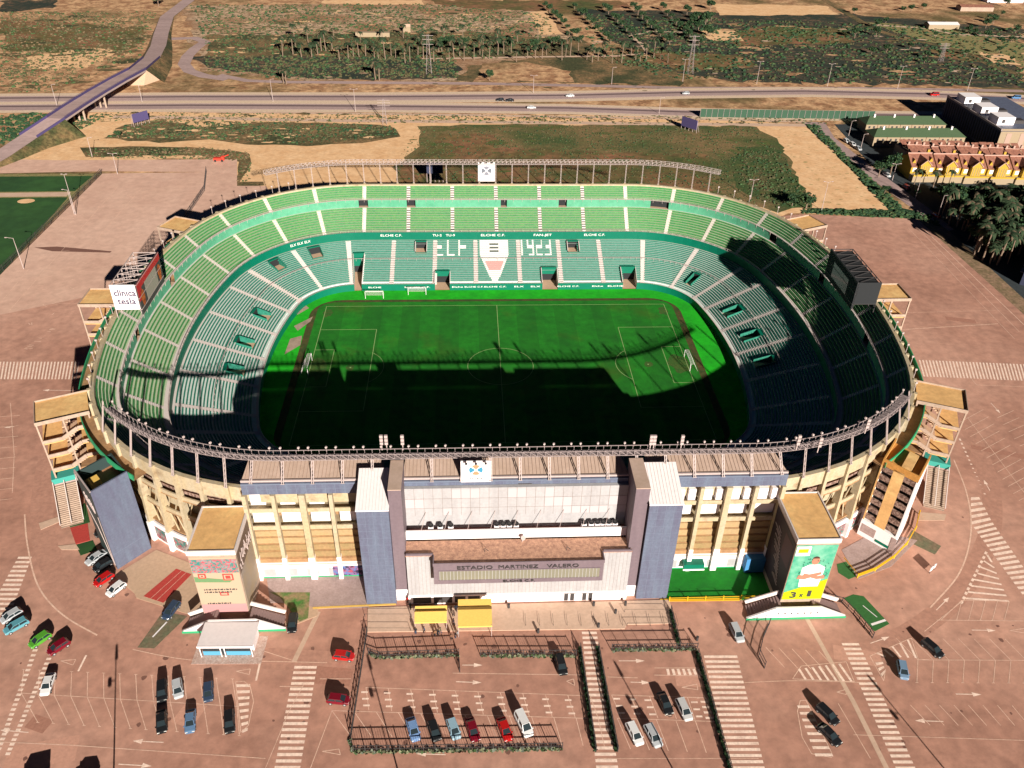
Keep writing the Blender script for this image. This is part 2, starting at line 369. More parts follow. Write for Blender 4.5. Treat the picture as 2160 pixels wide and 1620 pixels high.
for hw in (HW1, HW2):
    for off in (-4.6, 4.6):
        P = [np.array(G(*a)) for a in hw]; road('highway_edge_line', [(p[0], p[1]+off, 0) for p in P], .35, paint, 14, world=True)
    P = [np.array(G(*a)) for a in hw]; road('tyre_tracks', [(p[0], p[1]+1.6, 0) for p in P], 2.2, mat('dark_asphalt', (.15, .10, .10), .8, .2, .3, aniso=(.05, 1, 1)), 13, world=True)
road('service_road', [(462, 158), (520, 170), (600, 173), (1000, 176), (1300, 182), (1440, 186), (1800, 186), (2160, 192)], 5, roadgrey, 9)
road('service_road', [(360, 82), (410, 80), (432, 88), (412, 102), (396, 118), (388, 135), (400, 150), (430, 160), (480, 167)], 7, roadgrey, 10)
road('dirt_track', [(240, 246), (700, 254), (1000, 257), (1480, 262), (1700, 264)], 4.5, plaza, 8)
road('dirt_track', [(240, 233), (1000, 243), (1470, 251), (1700, 257)], 3.0, plaza, 8)
road('dirt_track', [(890, 124), (1120, 120), (1300, 118), (1366, 112), (1356, 95), (1330, 76), (1372, 66), (1440, 68)], 3, plaza, 8)
road('dirt_track', [(1740, 0), (1790, 30), (1840, 60), (1900, 80), (2000, 100), (2100, 140), (2160, 160)], 6, scrubg, 8)
road('dirt_track', [(1840, 52), (1960, 60), (2010, 72), (2160, 78)], 4, plaza, 8)
road('dirt_track', [(60, 330), (200, 262), (260, 246)], 12, sand, 7)

# ---- painted markings, one sheet of paint on the apron
ZM = .012-.05+.05
mk = MB(); st = MB()
def W2(a): return np.array(G(*a))[:2]
NZ = 0
def stripe(a, b, wd, m=0, z=None, world=False):
    global NZ; NZ += 1; z = (ZM if z is None else z)+NZ*1.5e-5
    a = np.array(a[:2], float) if world else W2(a); b = np.array(b[:2], float) if world else W2(b)
    d = b-a; L = np.linalg.norm(d)
    if L < .01: return
    d /= L; n = np.array([-d[1], d[0]])*wd/2
    mk.poly([(*(a-n), z), (*(b-n), z), (*(b+n), z), (*(a+n), z)], m)
def pline(pts, wd=.13, m=1):
    for a, b in zip(pts[:-1], pts[1:]): stripe(a, b, wd, m)
def lerp(a, b, t): return (a[0]+(b[0]-a[0])*t, a[1]+(b[1]-a[1])*t)
def zebra(a0, a1, b0, b1, n, frac=.5, m=0):
    global NZ
    """n bars laid side by side between the edges a0-a1 and b0-b1"""
    A0, A1, B0, B1 = W2(a0), W2(a1), W2(b0), W2(b1)
    for k in range(n):
        t0, t1 = (k+.5-frac/2)/n, (k+.5+frac/2)/n
        q = [A0+(A1-A0)*t0, A0+(A1-A0)*t1, B0+(B1-B0)*t1, B0+(B1-B0)*t0]
        NZ += 1; zz = ZM+NZ*1.5e-5
        mk.poly([(*c, zz) for c in (q if np.cross(q[1]-q[0], q[2]-q[1]) > 0 else q[::-1])], m)
def bays(a0, a1, b0, b1, n, wd=.12, ticks=True, m=1, base=True):
    A0, A1, B0, B1 = W2(a0), W2(a1), W2(b0), W2(b1)
    for k in range(n+1):
        t = k/n; p, q = A0+(A1-A0)*t, B0+(B1-B0)*t; stripe(p, q, wd, m, world=True)
        if ticks: stripe(q-(B1-B0)/n*.1, q+(B1-B0)/n*.1, wd, m, world=True)
    if base: stripe(A0, A1, wd, m, world=True)
def arrow(a, b, m=0):
    A, B = W2(a), W2(b); d = (B-A)/np.linalg.norm(B-A); n = np.array([-d[1], d[0]]); c = B-d*1.6
    stripe(A, c, .16, m, world=True); mk.poly([(*(c-n*.45), ZM), (*B, ZM), (*(c+n*.45), ZM)], m)
def tri(a, b, c, m=1): pline([a, b, c, a], .14, m)
zebra((-60, 763), (170, 763), (-66, 800), (163, 800), 32, .45)
zebra((1936, 759), (2220, 771), (1946, 794), (2230, 806), 40, .48)
zebra((40, 1172), (-30, 1300), (68, 1172), (20, 1300), 13, .5)
zebra((622, 1402), (575, 1640), (669, 1402), (630, 1640), 19, .5)
zebra((1227, 1330), (1258, 1625), (1258, 1330), (1305, 1625), 25, .5)
zebra((1484, 1380), (1544, 1640), (1554, 1380), (1618, 1640), 22, .5)
zebra((1774, 1354), (1898, 1640), (1810, 1354), (1940, 1640), 25, .5)
zebra((2048, 1046), (2048, 1110), (2064, 1046), (2092, 1100), 5, .5)
zebra((2052, 1110), (2190, 1300), (2092, 1100), (2230, 1300), 19, .52)
zebra((498, 1440), (512, 1550), (528, 1440), (522, 1545), 8, .45, 0)
pline([(497, 1438), (508, 1545), (524, 1530), (535, 1480), (528, 1448), (515, 1437), (497, 1438)])
bays((45, 1462), (500, 1490), (50, 1412), (490, 1432), 13); bays((45, 1462), (500, 1490), (80, 1524), (505, 1552), 13)
bays((772, 1450), (1245, 1468), (778, 1498), (1262, 1516), 10, ticks=False)
bays((700, 1499), (1262, 1516), (738, 1550), (1275, 1575), 12, ticks=False)
for k in range(10):
    for j in (0, 1, 2):
        p = lerp((768+j*2, 1460+j*14), (1226+j*4, 1478+j*14), k/9.6); stripe((p[0]-6, p[1]), (p[0]+8, p[1]), .35, 0)
bays((1290, 1466), (1490, 1472), (1310, 1512), (1505, 1520), 5, ticks=False); bays((1302, 1515), (1508, 1522), (1330, 1580), (1530, 1590), 5, ticks=False)
for k in range(6):
    for j in (0, 1, 2):
        p = lerp((1300+j*5, 1474+j*15), (1480+j*5, 1482+j*15), k/5.5); stripe((p[0]-6, p[1]), (p[0]+8, p[1]), .35, 0)
pline([(955, 1420), (1245, 1424)]); pline([(1282, 1428), (1345, 1430)]); pline([(1380, 1409), (1478, 1409)]); pline([(1380, 1424), (1482, 1426)])
for k in range(7): stripe((1408+k*11, 1411), (1411+k*11.5, 1424), .5, 0)
arrow((975, 1403), (1018, 1403)); arrow((962, 1438), (1016, 1440)); arrow((1305, 1394), (1360, 1394)); arrow((940, 1592), (878, 1590)); arrow((345, 1566), (280, 1563)); arrow((250, 1612), (320, 1616)); arrow((1836, 1357), (1876, 1343)); arrow((2050, 1329), (2100, 1330)); arrow((2016, 1464), (2070, 1465)); arrow((1975, 1287), (2002, 1260)); arrow((1990, 1522), (1930, 1520)); arrow((2088, 1035), (2075, 1012)); arrow((60, 1545), (0, 1540)); arrow((1330, 1439), (1372, 1440))
tri((1438, 1450), (1470, 1443), (1472, 1455)); tri((1195, 1437), (1210, 1432), (1212, 1446)); tri((498, 1416), (528, 1411), (526, 1423)); tri((128, 1394), (160, 1391), (154, 1403)); tri((1765, 1460), (1785, 1454), (1785, 1465)); tri((680, 1585), (715, 1580), (718, 1592)); tri((2130, 1330), (2165, 1325), (2165, 1336))
stripe((182, 1382), (165, 1416), .35, 0); stripe((548, 1400), (540, 1436), .35, 0)
# dotted crossing bottom left
for k in range(22):
    p = lerp((75, 1372), (-5, 1590), k/21); stripe((p[0]-6, p[1]), (p[0]+4, p[1]), .5, 0); p = lerp((108, 1380), (18, 1590), k/21); stripe((p[0]-6, p[1]), (p[0]+4, p[1]), .5, 0)
# long lines and kerb arcs
pline([(672, 1290), (620, 1396)], .9, 2); pline([(1702, 1305), (1800, 1480), (1880, 1640)], .85, 2)
pline([(590, 1448), (640, 1448)]); pline([(675, 1432), (740, 1432)]); pline([(0, 1565), (150, 1572), (560, 1600)]); pline([(540, 1368), (620, 1394)])
pline([(700, 1500), (655, 1620)]); pline([(640, 1445), (610, 1500), (560, 1620)], .1)
def arc(pts, wd=.2, m=1):
    P = [np.array(W2(a)) for a in pts]; out = []
    for i in range(len(P)-1):
        p0, p1, p2, p3 = P[max(i-1, 0)], P[i], P[i+1], P[min(i+2, len(P)-1)]
        for k in range(6):
            t = k/6; out.append(.5*((2*p1)+(-p0+p2)*t+(2*p0-5*p1+4*p2-p3)*t*t+(-p0+3*p1-3*p2+p3)*t**3))
    out.append(P[-1])
    for a, b in zip(out[:-1], out[1:]): stripe(a, b, wd, m, world=True)
arc([(52, 1085), (58, 1150), (80, 1235), (130, 1295), (205, 1340)], .3); arc([(2012, 970), (2036, 1030), (2048, 1090), (2044, 1150), (2020, 1215), (1962, 1282)], .3)
arc([(280, 1370), (400, 1392), (560, 1395), (690, 1398)], .15); arc([(1260, 1600), (1600, 1600)], .1); arc([(1570, 1440), (1680, 1436), (1830, 1440)], .12)
P1, P2 = (2024, 925), (2076, 1040)
for k in range(14): p = lerp(P1, P2, k/13); stripe(p, lerp(p, P2, .04) if k < 13 else (p[0]+2, p[1]+3), .45, 0)
P1, P2 = (2081, 1164), (2030, 1268)
for k in range(12): p = lerp(P1, P2, k/11); stripe(p, (p[0]-3, p[1]+5), .5, 0)
for k in range(8): stripe(lerp((2082, 1170), (2035, 1262), k/7), lerp((2092, 1186), (2128, 1268), k/7), .45, 0)
bays((2029, 1266), (2129, 1268), (2018, 1308), (2118, 1309), 4); pline([(1975, 1308), (2165, 1310)]); pline([(2029, 1266), (1985, 1308)]); pline([(2040, 1260), (1950, 1332)])
bays((1936, 1392), (2165, 1393), (1934, 1440), (2160, 1441), 7); bays((1936, 1392), (2165, 1393), (1890, 1346), (2120, 1348), 7, ticks=False, base=False)
pline([(1835, 1384), (1922, 1346), (1937, 1391), (1960, 1392)]); pline([(1835, 1384), (1864, 1436), (1868, 1412)])
for k in range(5): stripe(lerp((1850, 1378), (1915, 1350), k/4), lerp((1868, 1385), (1932, 1388), k/4), .4, 0)
zebra((1845, 1395), (1862, 1430), (1862, 1394), (1868, 1420), 3, .5)
bays((1920, 1487), (2165, 1488), (1962, 1530), (2200, 1531), 8, ticks=False, base=False)
pline([(1672, 1432), (1690, 1405), (1785, 1396), (1802, 1438), (1672, 1432)])
for k in range(7): stripe(lerp((1685, 1411), (1770, 1400), k/6), lerp((1700, 1434), (1796, 1437), k/6), .45, 0)
pline([(1688, 1478), (1682, 1500), (1692, 1555), (1712, 1590), (1755, 1598)]); pline([(1688, 1478), (1700, 1477), (1755, 1590)])
zebra((1680, 1484), (1722, 1600), (1704, 1484), (1760, 1600), 8, .4)
pline([(1768, 1484), (1836, 1600)], .12); pline([(1800, 1550), (2165, 1562)], .1)
for k in range(5): stripe((1615+k*28, 1365+k*2), (1655+k*28, 1408+k*2), .13, 1)
zebra((1476, 1475), (1490, 1520), (1492, 1475), (1508, 1520), 4, .4); arc([(1470, 1473), (1490, 1474), (1505, 1500), (1512, 1530)], .12)
# comb of bays on the far right and its mirror on the left
for (a, b, n, t0, t1) in (((2040, 880), (2165, 1045), 11, (-16, 14), (34, -16)), ((2130, 870), (2200, 960), 6, (-26, 14), (8, -4))):
    if n == 11: pline([a, b])
    for k in range(n+1):
        p = lerp(a, b, k/n); stripe((p[0]+t0[0], p[1]+t0[1]*.8), (p[0]+t1[0], p[1]+t1[1]), .14, 1)
for k in range(9): stripe((-10+k*0, 880+k*22), (42-k*2, 876+k*22), .14, 1)
pline([(22, 850), (30, 960), (26, 1040)]); arrow((30, 900), (8, 902)); arrow((160, 824), (90, 823)); pline([(2050, 800), (2060, 812), (2165, 816)]); arrow((2010, 850), (2024, 866)); arrow((2090, 850), (2110, 872))
# bays in the pale car park behind on the left, faint lines on the right
for k in range(14):
    p = lerp((235, 400), (45, 640), k/13); stripe(p, (p[0]+10+k*.6, p[1]-1), .12, 1); p = lerp((268, 412), (110, 640), k/13); stripe(p, (p[0]+12, p[1]+4), .12, 1)
pline([(250, 392), (20, 655)]); pline([(300, 395), (190, 520)]); pline([(60, 568), (0, 640)]); pline([(100, 640), (200, 640)], .1)
pline([(1895, 660), (2100, 655)], .1); pline([(1890, 696), (2105, 683)], .25); stripe((1935, 470), (2165, 690), .25, 1); stripe((1925, 470), (2150, 700), .15, 1); stripe((1915, 480), (2140, 715), .12, 1)
for k in range(10): p = lerp((110, 690), (20, 760), random.random()); q = (p[0]+random.uniform(6, 16), p[1]+1); stripe(p, q, .2, 1)
for k in range(7): p = (random.uniform(40, 150), random.uniform(600, 740)); stripe(p, (p[0]+random.uniform(-14, 14), p[1]+random.uniform(2, 6)), .2, 1)
# kerb zone of the green and red pavings
for k in range(230):      # oil drips, patched asphalt and tyre marks
    x, y = random.uniform(-130, 150), random.uniform(-160, -92 if random.random() < .7 else -60); s = random.uniform(.15, .6); st.poly([(x+s*random.uniform(.6, 1.2)*math.cos(a*.785), y+s*random.uniform(.6, 1.2)*math.sin(a*.785), .0105+k*5e-6) for a in range(8)], 0)
for k in range(46):
    x, y = random.uniform(-140, 160), random.uniform(-160, -95 if random.random() < .6 else 40)
    if abs(x) < 112 and y > -92: continue
    a, b, t = random.uniform(1, 7), random.uniform(.8, 3), random.uniform(-.4, .4); c_, s_ = math.cos(t), math.sin(t); st.poly([(x+p*a*c_-q*b*s_, y+p*a*s_+q*b*c_, .009+k*2e-5) for p, q in ((-1, -1), (1, -1), (1, 1), (-1, 1))], 1+k % 2)
st.poly([(G(*q)[0], G(*q)[1], .0102) for q in ((72, 522), (110, 530), (232, 533), (236, 530), (120, 520))], 0)  # long thin dark streak across the car park behind
st.build('asphalt_repairs', [mat('oil_and_streak', (.20, .10, .075), .6, .2, 1), mat('asphalt_patch', (.38, .185, .13), .9, .15, .5), mat('asphalt_patch_pale', (.54, .29, .21), .9, .12, .5)], kind='structure')
mk2, mk = mk, MB(); ZM = .0075-NZ*1.5e-5
arc([(150, 850), (105, 960), (88, 1080), (105, 1180), (165, 1270), (270, 1335), (430, 1378), (700, 1396), (740, 1400)], 4.6, 0); arc([(1990, 830), (2050, 920), (2085, 1010), (2092, 1100), (2062, 1190), (2000, 1275), (1900, 1345), (1780, 1385)], 4.2, 0)
mk.build('worn_lane', [mat('worn_lane_asphalt', (.41, .215, .155), .9, .16, .3, (.47, .25, .18))], kind='structure'); mk = mk2; ZM = .012
mk.build('road_markings', [paint, paint_faint, plaza], kind='structure')
def slab(name, px, m, h=.06, jit=0):
    global NP; NP += 1; h += NP*2e-4
    mb = MB(); mb.prism([G(*a)[:2] for a in px][::-1], -.05, h); return mb.build(name, m, kind='structure')
slab('plaza', [(776, 1282), (1412, 1266), (1424, 1316), (1322, 1318), (1318, 1327), (775, 1334)], plaza, .12)
slab('pavement', [(560, 1200), (770, 1200), (778, 1282), (640, 1285), (632, 1272), (570, 1272)], paving, .05)
slab('pavement', [(632, 1272), (672, 1285), (668, 1300), (618, 1320), (600, 1318)], sandpave, .06)
slab('lawn', [(570, 1250), (654, 1250), (650, 1304), (632, 1312), (590, 1260)], mat('patchy_lawn', (.05, .17, .03), .9, .2, .5, (.30, .20, .11)), .07)
slab('lawn', [(1404, 1195), (1560, 1190), (1600, 1180), (1640, 1260), (1560, 1266), (1404, 1262)], lawn, .07)
slab('yellow_kerb', [(1392, 1264), (1560, 1263), (1560, 1267), (1392, 1269)], yellowp, .1)
slab('yellow_kerb', [(660, 1281), (835, 1273), (835, 1276), (660, 1285)], yellow, .08)
slab('pavement', [(240, 1215), (330, 1160), (470, 1215), (440, 1290), (420, 1300), (395, 1295), (288, 1262), (284, 1252)], sandpave, .05)
slab('red_pavement', [(303, 1258), (372, 1200), (404, 1212), (345, 1272)], redcarpet, .07)
slab('red_pavement', [(148, 1114), (185, 1104), (190, 1140), (160, 1148)], redcarpet, .05)
slab('green_pavement', [(140, 1096), (180, 1060), (190, 1102), (148, 1112)], field_grass, .05)
slab('green_pavement', [(160, 1150), (196, 1140), (205, 1160), (170, 1172)], field_grass, .05)
slab('pavement', [(82, 1104), (124, 1090), (128, 1100), (86, 1118)], plaza, .05)
slab('pavement', [(122, 1152), (160, 1148), (168, 1160), (130, 1160)], plaza, .05)
gp = mat('faded_green_paint', (.13, .14, .08), .85, .3, .4, (.20, .14, .09)); gpb = mat('green_road_paint', (.035, .14, .035), .85, .15, .4)
slab('green_lane', [(344, 1290), (395, 1300), (325, 1368), (290, 1366)], gp, .02)
slab('green_lane', [(1780, 1262), (1800, 1254), (1822, 1258), (1876, 1316), (1845, 1332)], gpb, .02)
slab('green_lane', [(1924, 1118), (1985, 1152), (1972, 1170), (1910, 1140)], gp, .02)
slab('green_lane', [(1765, 1190), (1785, 1185), (1808, 1215), (1790, 1222), (1768, 1208)], gpb, .02)
slab('pavement', [(1775, 1160), (1850, 1120), (1935, 1140), (1880, 1195), (1810, 1222)], paving, .05)
slab('pavement', [(1936, 1080), (1996, 1085), (1992, 1098), (1936, 1098)], plaza, .03)
mk = MB(); ZM = .03; arrow((1850, 1302), (1806, 1266), 0); stripe((1838, 1318), (1868, 1308), .5, 0); stripe((322, 1344), (352, 1312), .3, 0)
ZM = .085
for t in (.36, .66): a, b = lerp((303, 1258), (345, 1272), t), lerp((372, 1200), (404, 1212), t); stripe(a, b, .08, 1, z=ZM)
mk.build('lane_markings', [brightwhite, paint_faint], kind='structure')
ZM = .02

# ================================================================ THE PITCH
pt = MB()
CX, CY = .8, 1.4
SEG = [('L', (0, 42.7), (44, 42.7), 3), ('A', (44, 24.7), 18.0, 90, 13.85, 4), ('A', (-56.2, 0), 121.2, 13.85, -13.85, 5),
       ('A', (44, -24.7), 18.0, -13.85, -90, 4), ('L', (44, -42.7), (-44, -42.7), 6), ('A', (-44, -24.7), 18.0, -90, -166.15, 4),
       ('A', (56.2, 0), 121.2, -166.15, -193.85, 5), ('A', (-44, 24.7), 18.0, -193.85, -270, 4), ('L', (-44, 42.7), (0, 42.7), 3)]
NU = 38
def crv(u, d, z=0.0):
    """a point of the bowl: u counts bays clockwise from the middle of the far side, d metres outward from the front wall"""
    u = u % NU; b = 0
    for sg in SEG:
        n = sg[-1]
        if u <= b+n+1e-9:
            t = (u-b)/n
            if sg[0] == 'L':
                a, c = sg[1], sg[2]; ny = 1 if a[1] > 0 else -1
                return (CX+a[0]+(c[0]-a[0])*t, CY+a[1]+ny*d, z)
            ph = R(sg[3]+(sg[4]-sg[3])*t); r = sg[2]+d
            return (CX+sg[1][0]+r*math.cos(ph), CY+sg[1][1]+r*math.sin(ph), z)
        b += n
def nrm(u):
    a, b = crv(u, 0), crv(u, 1); return (b[0]-a[0], b[1]-a[1])
def blen(u):
    a, b = crv(u-.02, 20), crv(u+.02, 20); return math.hypot(b[0]-a[0], b[1]-a[1])/.04
def urange(u0, u1, per=4):
    n = max(1, int(math.ceil((u1-u0)*per))); r = [u0+(u1-u0)*i/n for i in range(n+1)]
    for b in (3, 7, 12, 16, 22, 26, 31, 35):
        if u0 < b < u1 and min(abs(b-x) for x in r) > 1e-6: r.append(b)
    return sorted(r)
def sweep(mb, prof, us, m=0, skip=None, mats=None):
    """carry a profile of (d, z) points round the bowl"""
    for a, b in zip(us[:-1], us[1:]):
        for k in range(len(prof)-1):
            (d0, z0), (d1, z1) = prof[k], prof[k+1]
            if skip and skip((a+b)/2, (d0+d1)/2): continue
            mb.poly([crv(a, d0, z0), crv(b, d0, z0), crv(b, d1, z1), crv(a, d1, z1)], mats[k] if mats else m)
# grass inside the bowl
mb = MB(); mb.poly([crv(u, .1, .02) for u in urange(0, NU, 4)[:-1]][::-1]); mb.build('artificial_turf', turf_edge, kind='structure')
def rrect(x, y, r, z, n=6):
    o = []
    for cx, cy, a0 in ((x-r, y-r, 0), (-x+r, y-r, 90), (-x+r, -y+r, 180), (x-r, -y+r, 270)):
        for k in range(n+1): a = R(a0+90*k/n); o.append((cx+r*math.cos(a), cy+r*math.sin(a), z))
    return o
mb = MB(); mb.poly(rrect(57, 38, 9, .035)); mb.build('worn_turf', turf_wear, kind='structure')
mb = MB(); mb.poly(rrect(55.0, 36.6, 5, .048)); mb.build('football_pitch', turf, kind='structure')
mow = mat('mown_stripe', (.010, .16, .008), .9, .16, .12, (.008, .12, .008), mix2=((.045, .10, .007), .05, .55, .8))
mb = MB()
for k in range(9): mb.poly([(-52.5+k*11.67+.0, -34, .052), (-52.5+k*11.67+5.8, -34, .052), (-52.5+k*11.67+5.8, 34, .052), (-52.5+k*11.67, 34, .052)])
mb.build('mown_turf', mow, kind='structure')
mb = MB(); rr = random.Random(8)
for sx in (-1, 1):
    for cx, cy, a, b in ((50.5, 0, 3.2, 5.5), (41.5, 0, 1.2, 1.6), (51.5, 30, 1.5, 2.5)): mb.poly([(sx*cx+a*rr.uniform(.7, 1.2)*math.cos(k*.4488), cy+b*rr.uniform(.7, 1.2)*math.sin(k*.4488), .056+.0004*sx) for k in range(14)])
mb.build('worn_goalmouth', mat('goalmouth_wear', (.07, .11, .02), .95, .3, .8, (.02, .10, .012)), kind='structure')
mk = MB(); ZM = .06; lw = .16
def pl(pts):
    for a, b in zip(pts[:-1], pts[1:]): stripe(a, b, lw, 0, world=True)
pl([(-52.5, -34), (52.5, -34), (52.5, 34), (-52.5, 34), (-52.5, -34)]); pl([(0, -34), (0, 34)])
for s in (-1, 1):
    pl([(s*52.5, 20.16), (s*36, 20.16), (s*36, -20.16), (s*52.5, -20.16)]); pl([(s*52.5, 9.16), (s*47, 9.16), (s*47, -9.16), (s*52.5, -9.16)])
    pl([(s*(41.5-9.15*math.cos(R(a))), 9.15*math.sin(R(a))) for a in range(-53, 54, 8)]); stripe((s*41.5-.2, 0), (s*41.5+.2, 0), .4, 0, world=True)
pl([(9.15*math.cos(R(a)), 9.15*math.sin(R(a))) for a in range(0, 361, 10)])
mk.build('pitch_markings', mat('pitch_line', (.30, .42, .16), .8), kind='structure')
mk = MB()
for q in ([(620, 688), (660, 668), (655, 678), (628, 698)], [(600, 748), (612, 715), (637, 708), (634, 728)], [(612, 652), (640, 640), (652, 650), (628, 664)]):
    mk.poly([(G(*a)[0], G(*a)[1], .045) for a in q][::-1])
mk.build('floor_mats', concrete, kind='structure')
def goal(name, label, x, y, rz, wd=7.32, grp=None):
    t = thing(name, label, 'goal', (x, y, .06), rz, grp); mb = MB()
    for s in (-wd/2, wd/2): mb.tube((0, s, 0), (0, s, 2.44), .07, n=8)
    mb.tube((0, -wd/2, 2.44), (0, wd/2, 2.44), .07, n=8); mb.build('goal_frame', brightwhite, t)
    mb = MB()
    for s in (-wd/2, wd/2): mb.bar((0, s, 2.44), (1.0, s, 2.3), .05); mb.bar((1.0, s, 2.3), (2.2, s, 0), .05)
    mb.bar((2.2, -wd/2, .03), (2.2, wd/2, .03), .05)
    mb.build('net_support', steelp, t); mb = MB()
    n = 14
    for k in range(n+1):
        s = -wd/2+wd*k/n; mb.bar((0, s, 2.42), (1.0, s, 2.28), .03); mb.bar((1.0, s, 2.28), (2.2, s, 0), .03)
    for k in range(7): f = k/6; mb.bar((1+1.2*f, -wd/2, 2.28*(1-f)), (1+1.2*f, wd/2, 2.28*(1-f)), .03)
    mb.build('net', white, t); return t
goal('football_goal', 'white football goal at the left end of the pitch, shadowed to the right', -52.5, 0, math.pi)
goal('football_goal', 'white football goal at the right end of the pitch beside the bright green turf', 52.5, 0, 0)
g1, g2 = G(790, 630), G(880, 622)
goal('spare_goal', 'spare white goal parked by the far front wall, left one of the pair', g1[0], g1[1], math.pi/2, 5.6, 'spare goals along the far touchline')
goal('spare_goal', 'spare white goal parked by the far front wall, right one of the pair', g2[0], g2[1], math.pi/2, 5.6, 'spare goals along the far touchline')

# ================================================================ THE STADIUM
ST = thing('stadium', 'huge oval football stadium with green seating rows and open beige concrete outside', 'stadium')
QL = [.484, 1.39, 2.32, 3.42, 4.94, 6.41, 7.3, 8.4]
AL = sorted(QL+[9.5]+[19-q for q in QL]+[19+q for q in QL]+[28.5]+[38-q for q in QL])   # aisles of the lower tier
LOW = (0.6, 2.0, 24, .745, .275)                          # d0, z0, rows, tread, rise
T1 = (20.4, 11.0, 10, .73, .53)
T2 = (28.8, 18.8, 6, .60, .54)
# openings cut into the lower tier: (u0, u1, d0, d1)
def ux(px, py, z):
    """bay coordinate of a far-side spot seen at a pixel"""
    x = G(px, py, z)[0]-CX
    return (x/44*3) % NU
VOM = []
for (x0, x1, d0, d1) in ((-19.4, -14.7, 0, 4.8), (15.0, 20.0, 0, 6.0), (41.0, 46.5, 0, 6.2), (-47.5, -42.6, 0, 12.5), (-26.0, -22.4, 13.0, 17.2), (24.3, 28.0, 13.0, 17.2)):
    VOM.append(((x0-CX)/44*3 % NU, (x1-CX)/44*3 % NU, d0, d1))
for c in (5.55, 7.85, 9.0, 10.1, 28.9, 30.15, 27.8): VOM.append((c-.14, c+.14, 4.5 if c > 20 else 4.0, 8.6))
for c in (32.35, 33.6): VOM.append((c-.17, c+.17, 13, 17.0))
def invom(u, d):
    u = u % NU
    return any((a <= b and a < u < b or a > b and (u > a or u < b)) and p < d < q for a, b, p, q in VOM)
UC = sorted(set([x for v in VOM for x in v[:2]]+urange(0, NU, 4)+[NU]))
def steps(t, n=None):
    d, z, nr, tr, ri = t; out = [(d, z)]
    for k in range(nr): out += [(d+(k+1)*tr, z+k*ri), (d+(k+1)*tr, z+(k+1)*ri)]
    return out
mb = MB()
sweep(mb, steps(LOW), UC, skip=invom, m=0); sweep(mb, [(0, 1.9), (.6, 2.0)], UC, m=2, skip=lambda u, d: invom(u, 1))
sweep(mb, [(18.5, 8.6), (19.1, 8.6)], urange(0, NU), m=2)
mb.build('lower_tier_terrace', [tread_low, stand_conc, stairwhite], ST)
mb = MB(); sweep(mb, [(-.1, 0), (-.1, 2.3), (.05, 2.3), (.05, 1.9)], UC, skip=lambda u, d: invom(u, 1), mats=[0, 1, 1]); split_build(mb, 'front_wall', [bandgreen, stairwhite], ST)
mb = MB(); sweep(mb, [(19.1, 8.6), (19.1, 11.35), (19.25, 11.35), (19.25, 11.0)], urange(0, NU), mats=[0, 1, 1]); mb.build('middle_fascia', [bandgreen, steelp], ST)
mb = MB(); sweep(mb, [(19.25, 11.0), (20.4, 11.0)], urange(0, NU), m=1); s1 = steps(T1); sweep(mb, s1, urange(0, NU)); e1 = s1[-1]
sweep(mb, [e1, (e1[0]+.5, e1[1])], urange(0, NU), m=1); mb.build('upper_tier_terrace', [tread_up, stairwhite], ST)
mb = MB(); D1 = e1[0]+.5
VU = [(-29.1, -26.2), (-.6+3, 3.6+.9), (22, 24.8), (-45, -42)]
hole = [(v[0]-CX) / 44*3 % NU for v in VU]; hole2 = [(v[1]-CX)/44*3 % NU for v in VU]
def inup(u, d=0):
    u = u % NU
    return any((a <= b and a < u < b) or (a > b and (u > a or u < b)) for a, b in list(zip(hole, hole2))+[(3.55, 3.95), (6.4, 6.6), (8.3, 8.5), (10.6, 10.85), (27.6, 27.8), (29.6, 29.8)])
UU = sorted(set(hole+hole2+[3.55, 3.95, 6.4, 6.6, 8.3, 8.5, 10.6, 10.85, 27.6, 27.8, 29.6, 29.8]+urange(0, NU)+[NU]))
sweep(mb, [(D1, e1[1]), (D1, 18.8)], UU, skip=inup, m=0); split_build(mb, 'walkway_wall', [walkgreen], ST)
mb = MB()
for a, b in zip(UU[:-1], UU[1:]):
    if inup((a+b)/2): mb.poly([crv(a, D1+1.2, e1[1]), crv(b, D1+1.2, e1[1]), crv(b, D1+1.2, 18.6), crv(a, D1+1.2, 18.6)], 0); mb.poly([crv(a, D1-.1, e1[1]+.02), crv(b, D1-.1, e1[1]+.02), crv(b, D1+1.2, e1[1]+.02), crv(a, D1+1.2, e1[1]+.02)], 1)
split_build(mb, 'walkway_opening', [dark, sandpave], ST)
mb = MB(); sweep(mb, [(D1, 18.8), (28.8, 18.8)], urange(0, NU), m=1); s2 = steps(T2); sweep(mb, s2, urange(0, NU)); e2 = s2[-1]
mb.build('top_tier_terrace', [tread_up, stairwhite], ST)
mb = MB(); sweep(mb, [(e2[0], e2[1]), (32.6, 22.5), (33.5, 22.5), (33.5, 19.2), (32.4, 19.2)], urange(0, NU), mats=[0, 0, 0, 0]); mb.build('rim_beam', [beige], ST)
mb = MB(); sweep(mb, [(19.2, 8.4), (19.2, 9.0), (28, 14.6), (33.3, 18.4)], urange(0, NU), m=0); sweep(mb, [(25.4, 0), (25.4, 12.8)], urange(0, NU), m=1); mb.build('raking_underside', [soffit, soffit], ST)

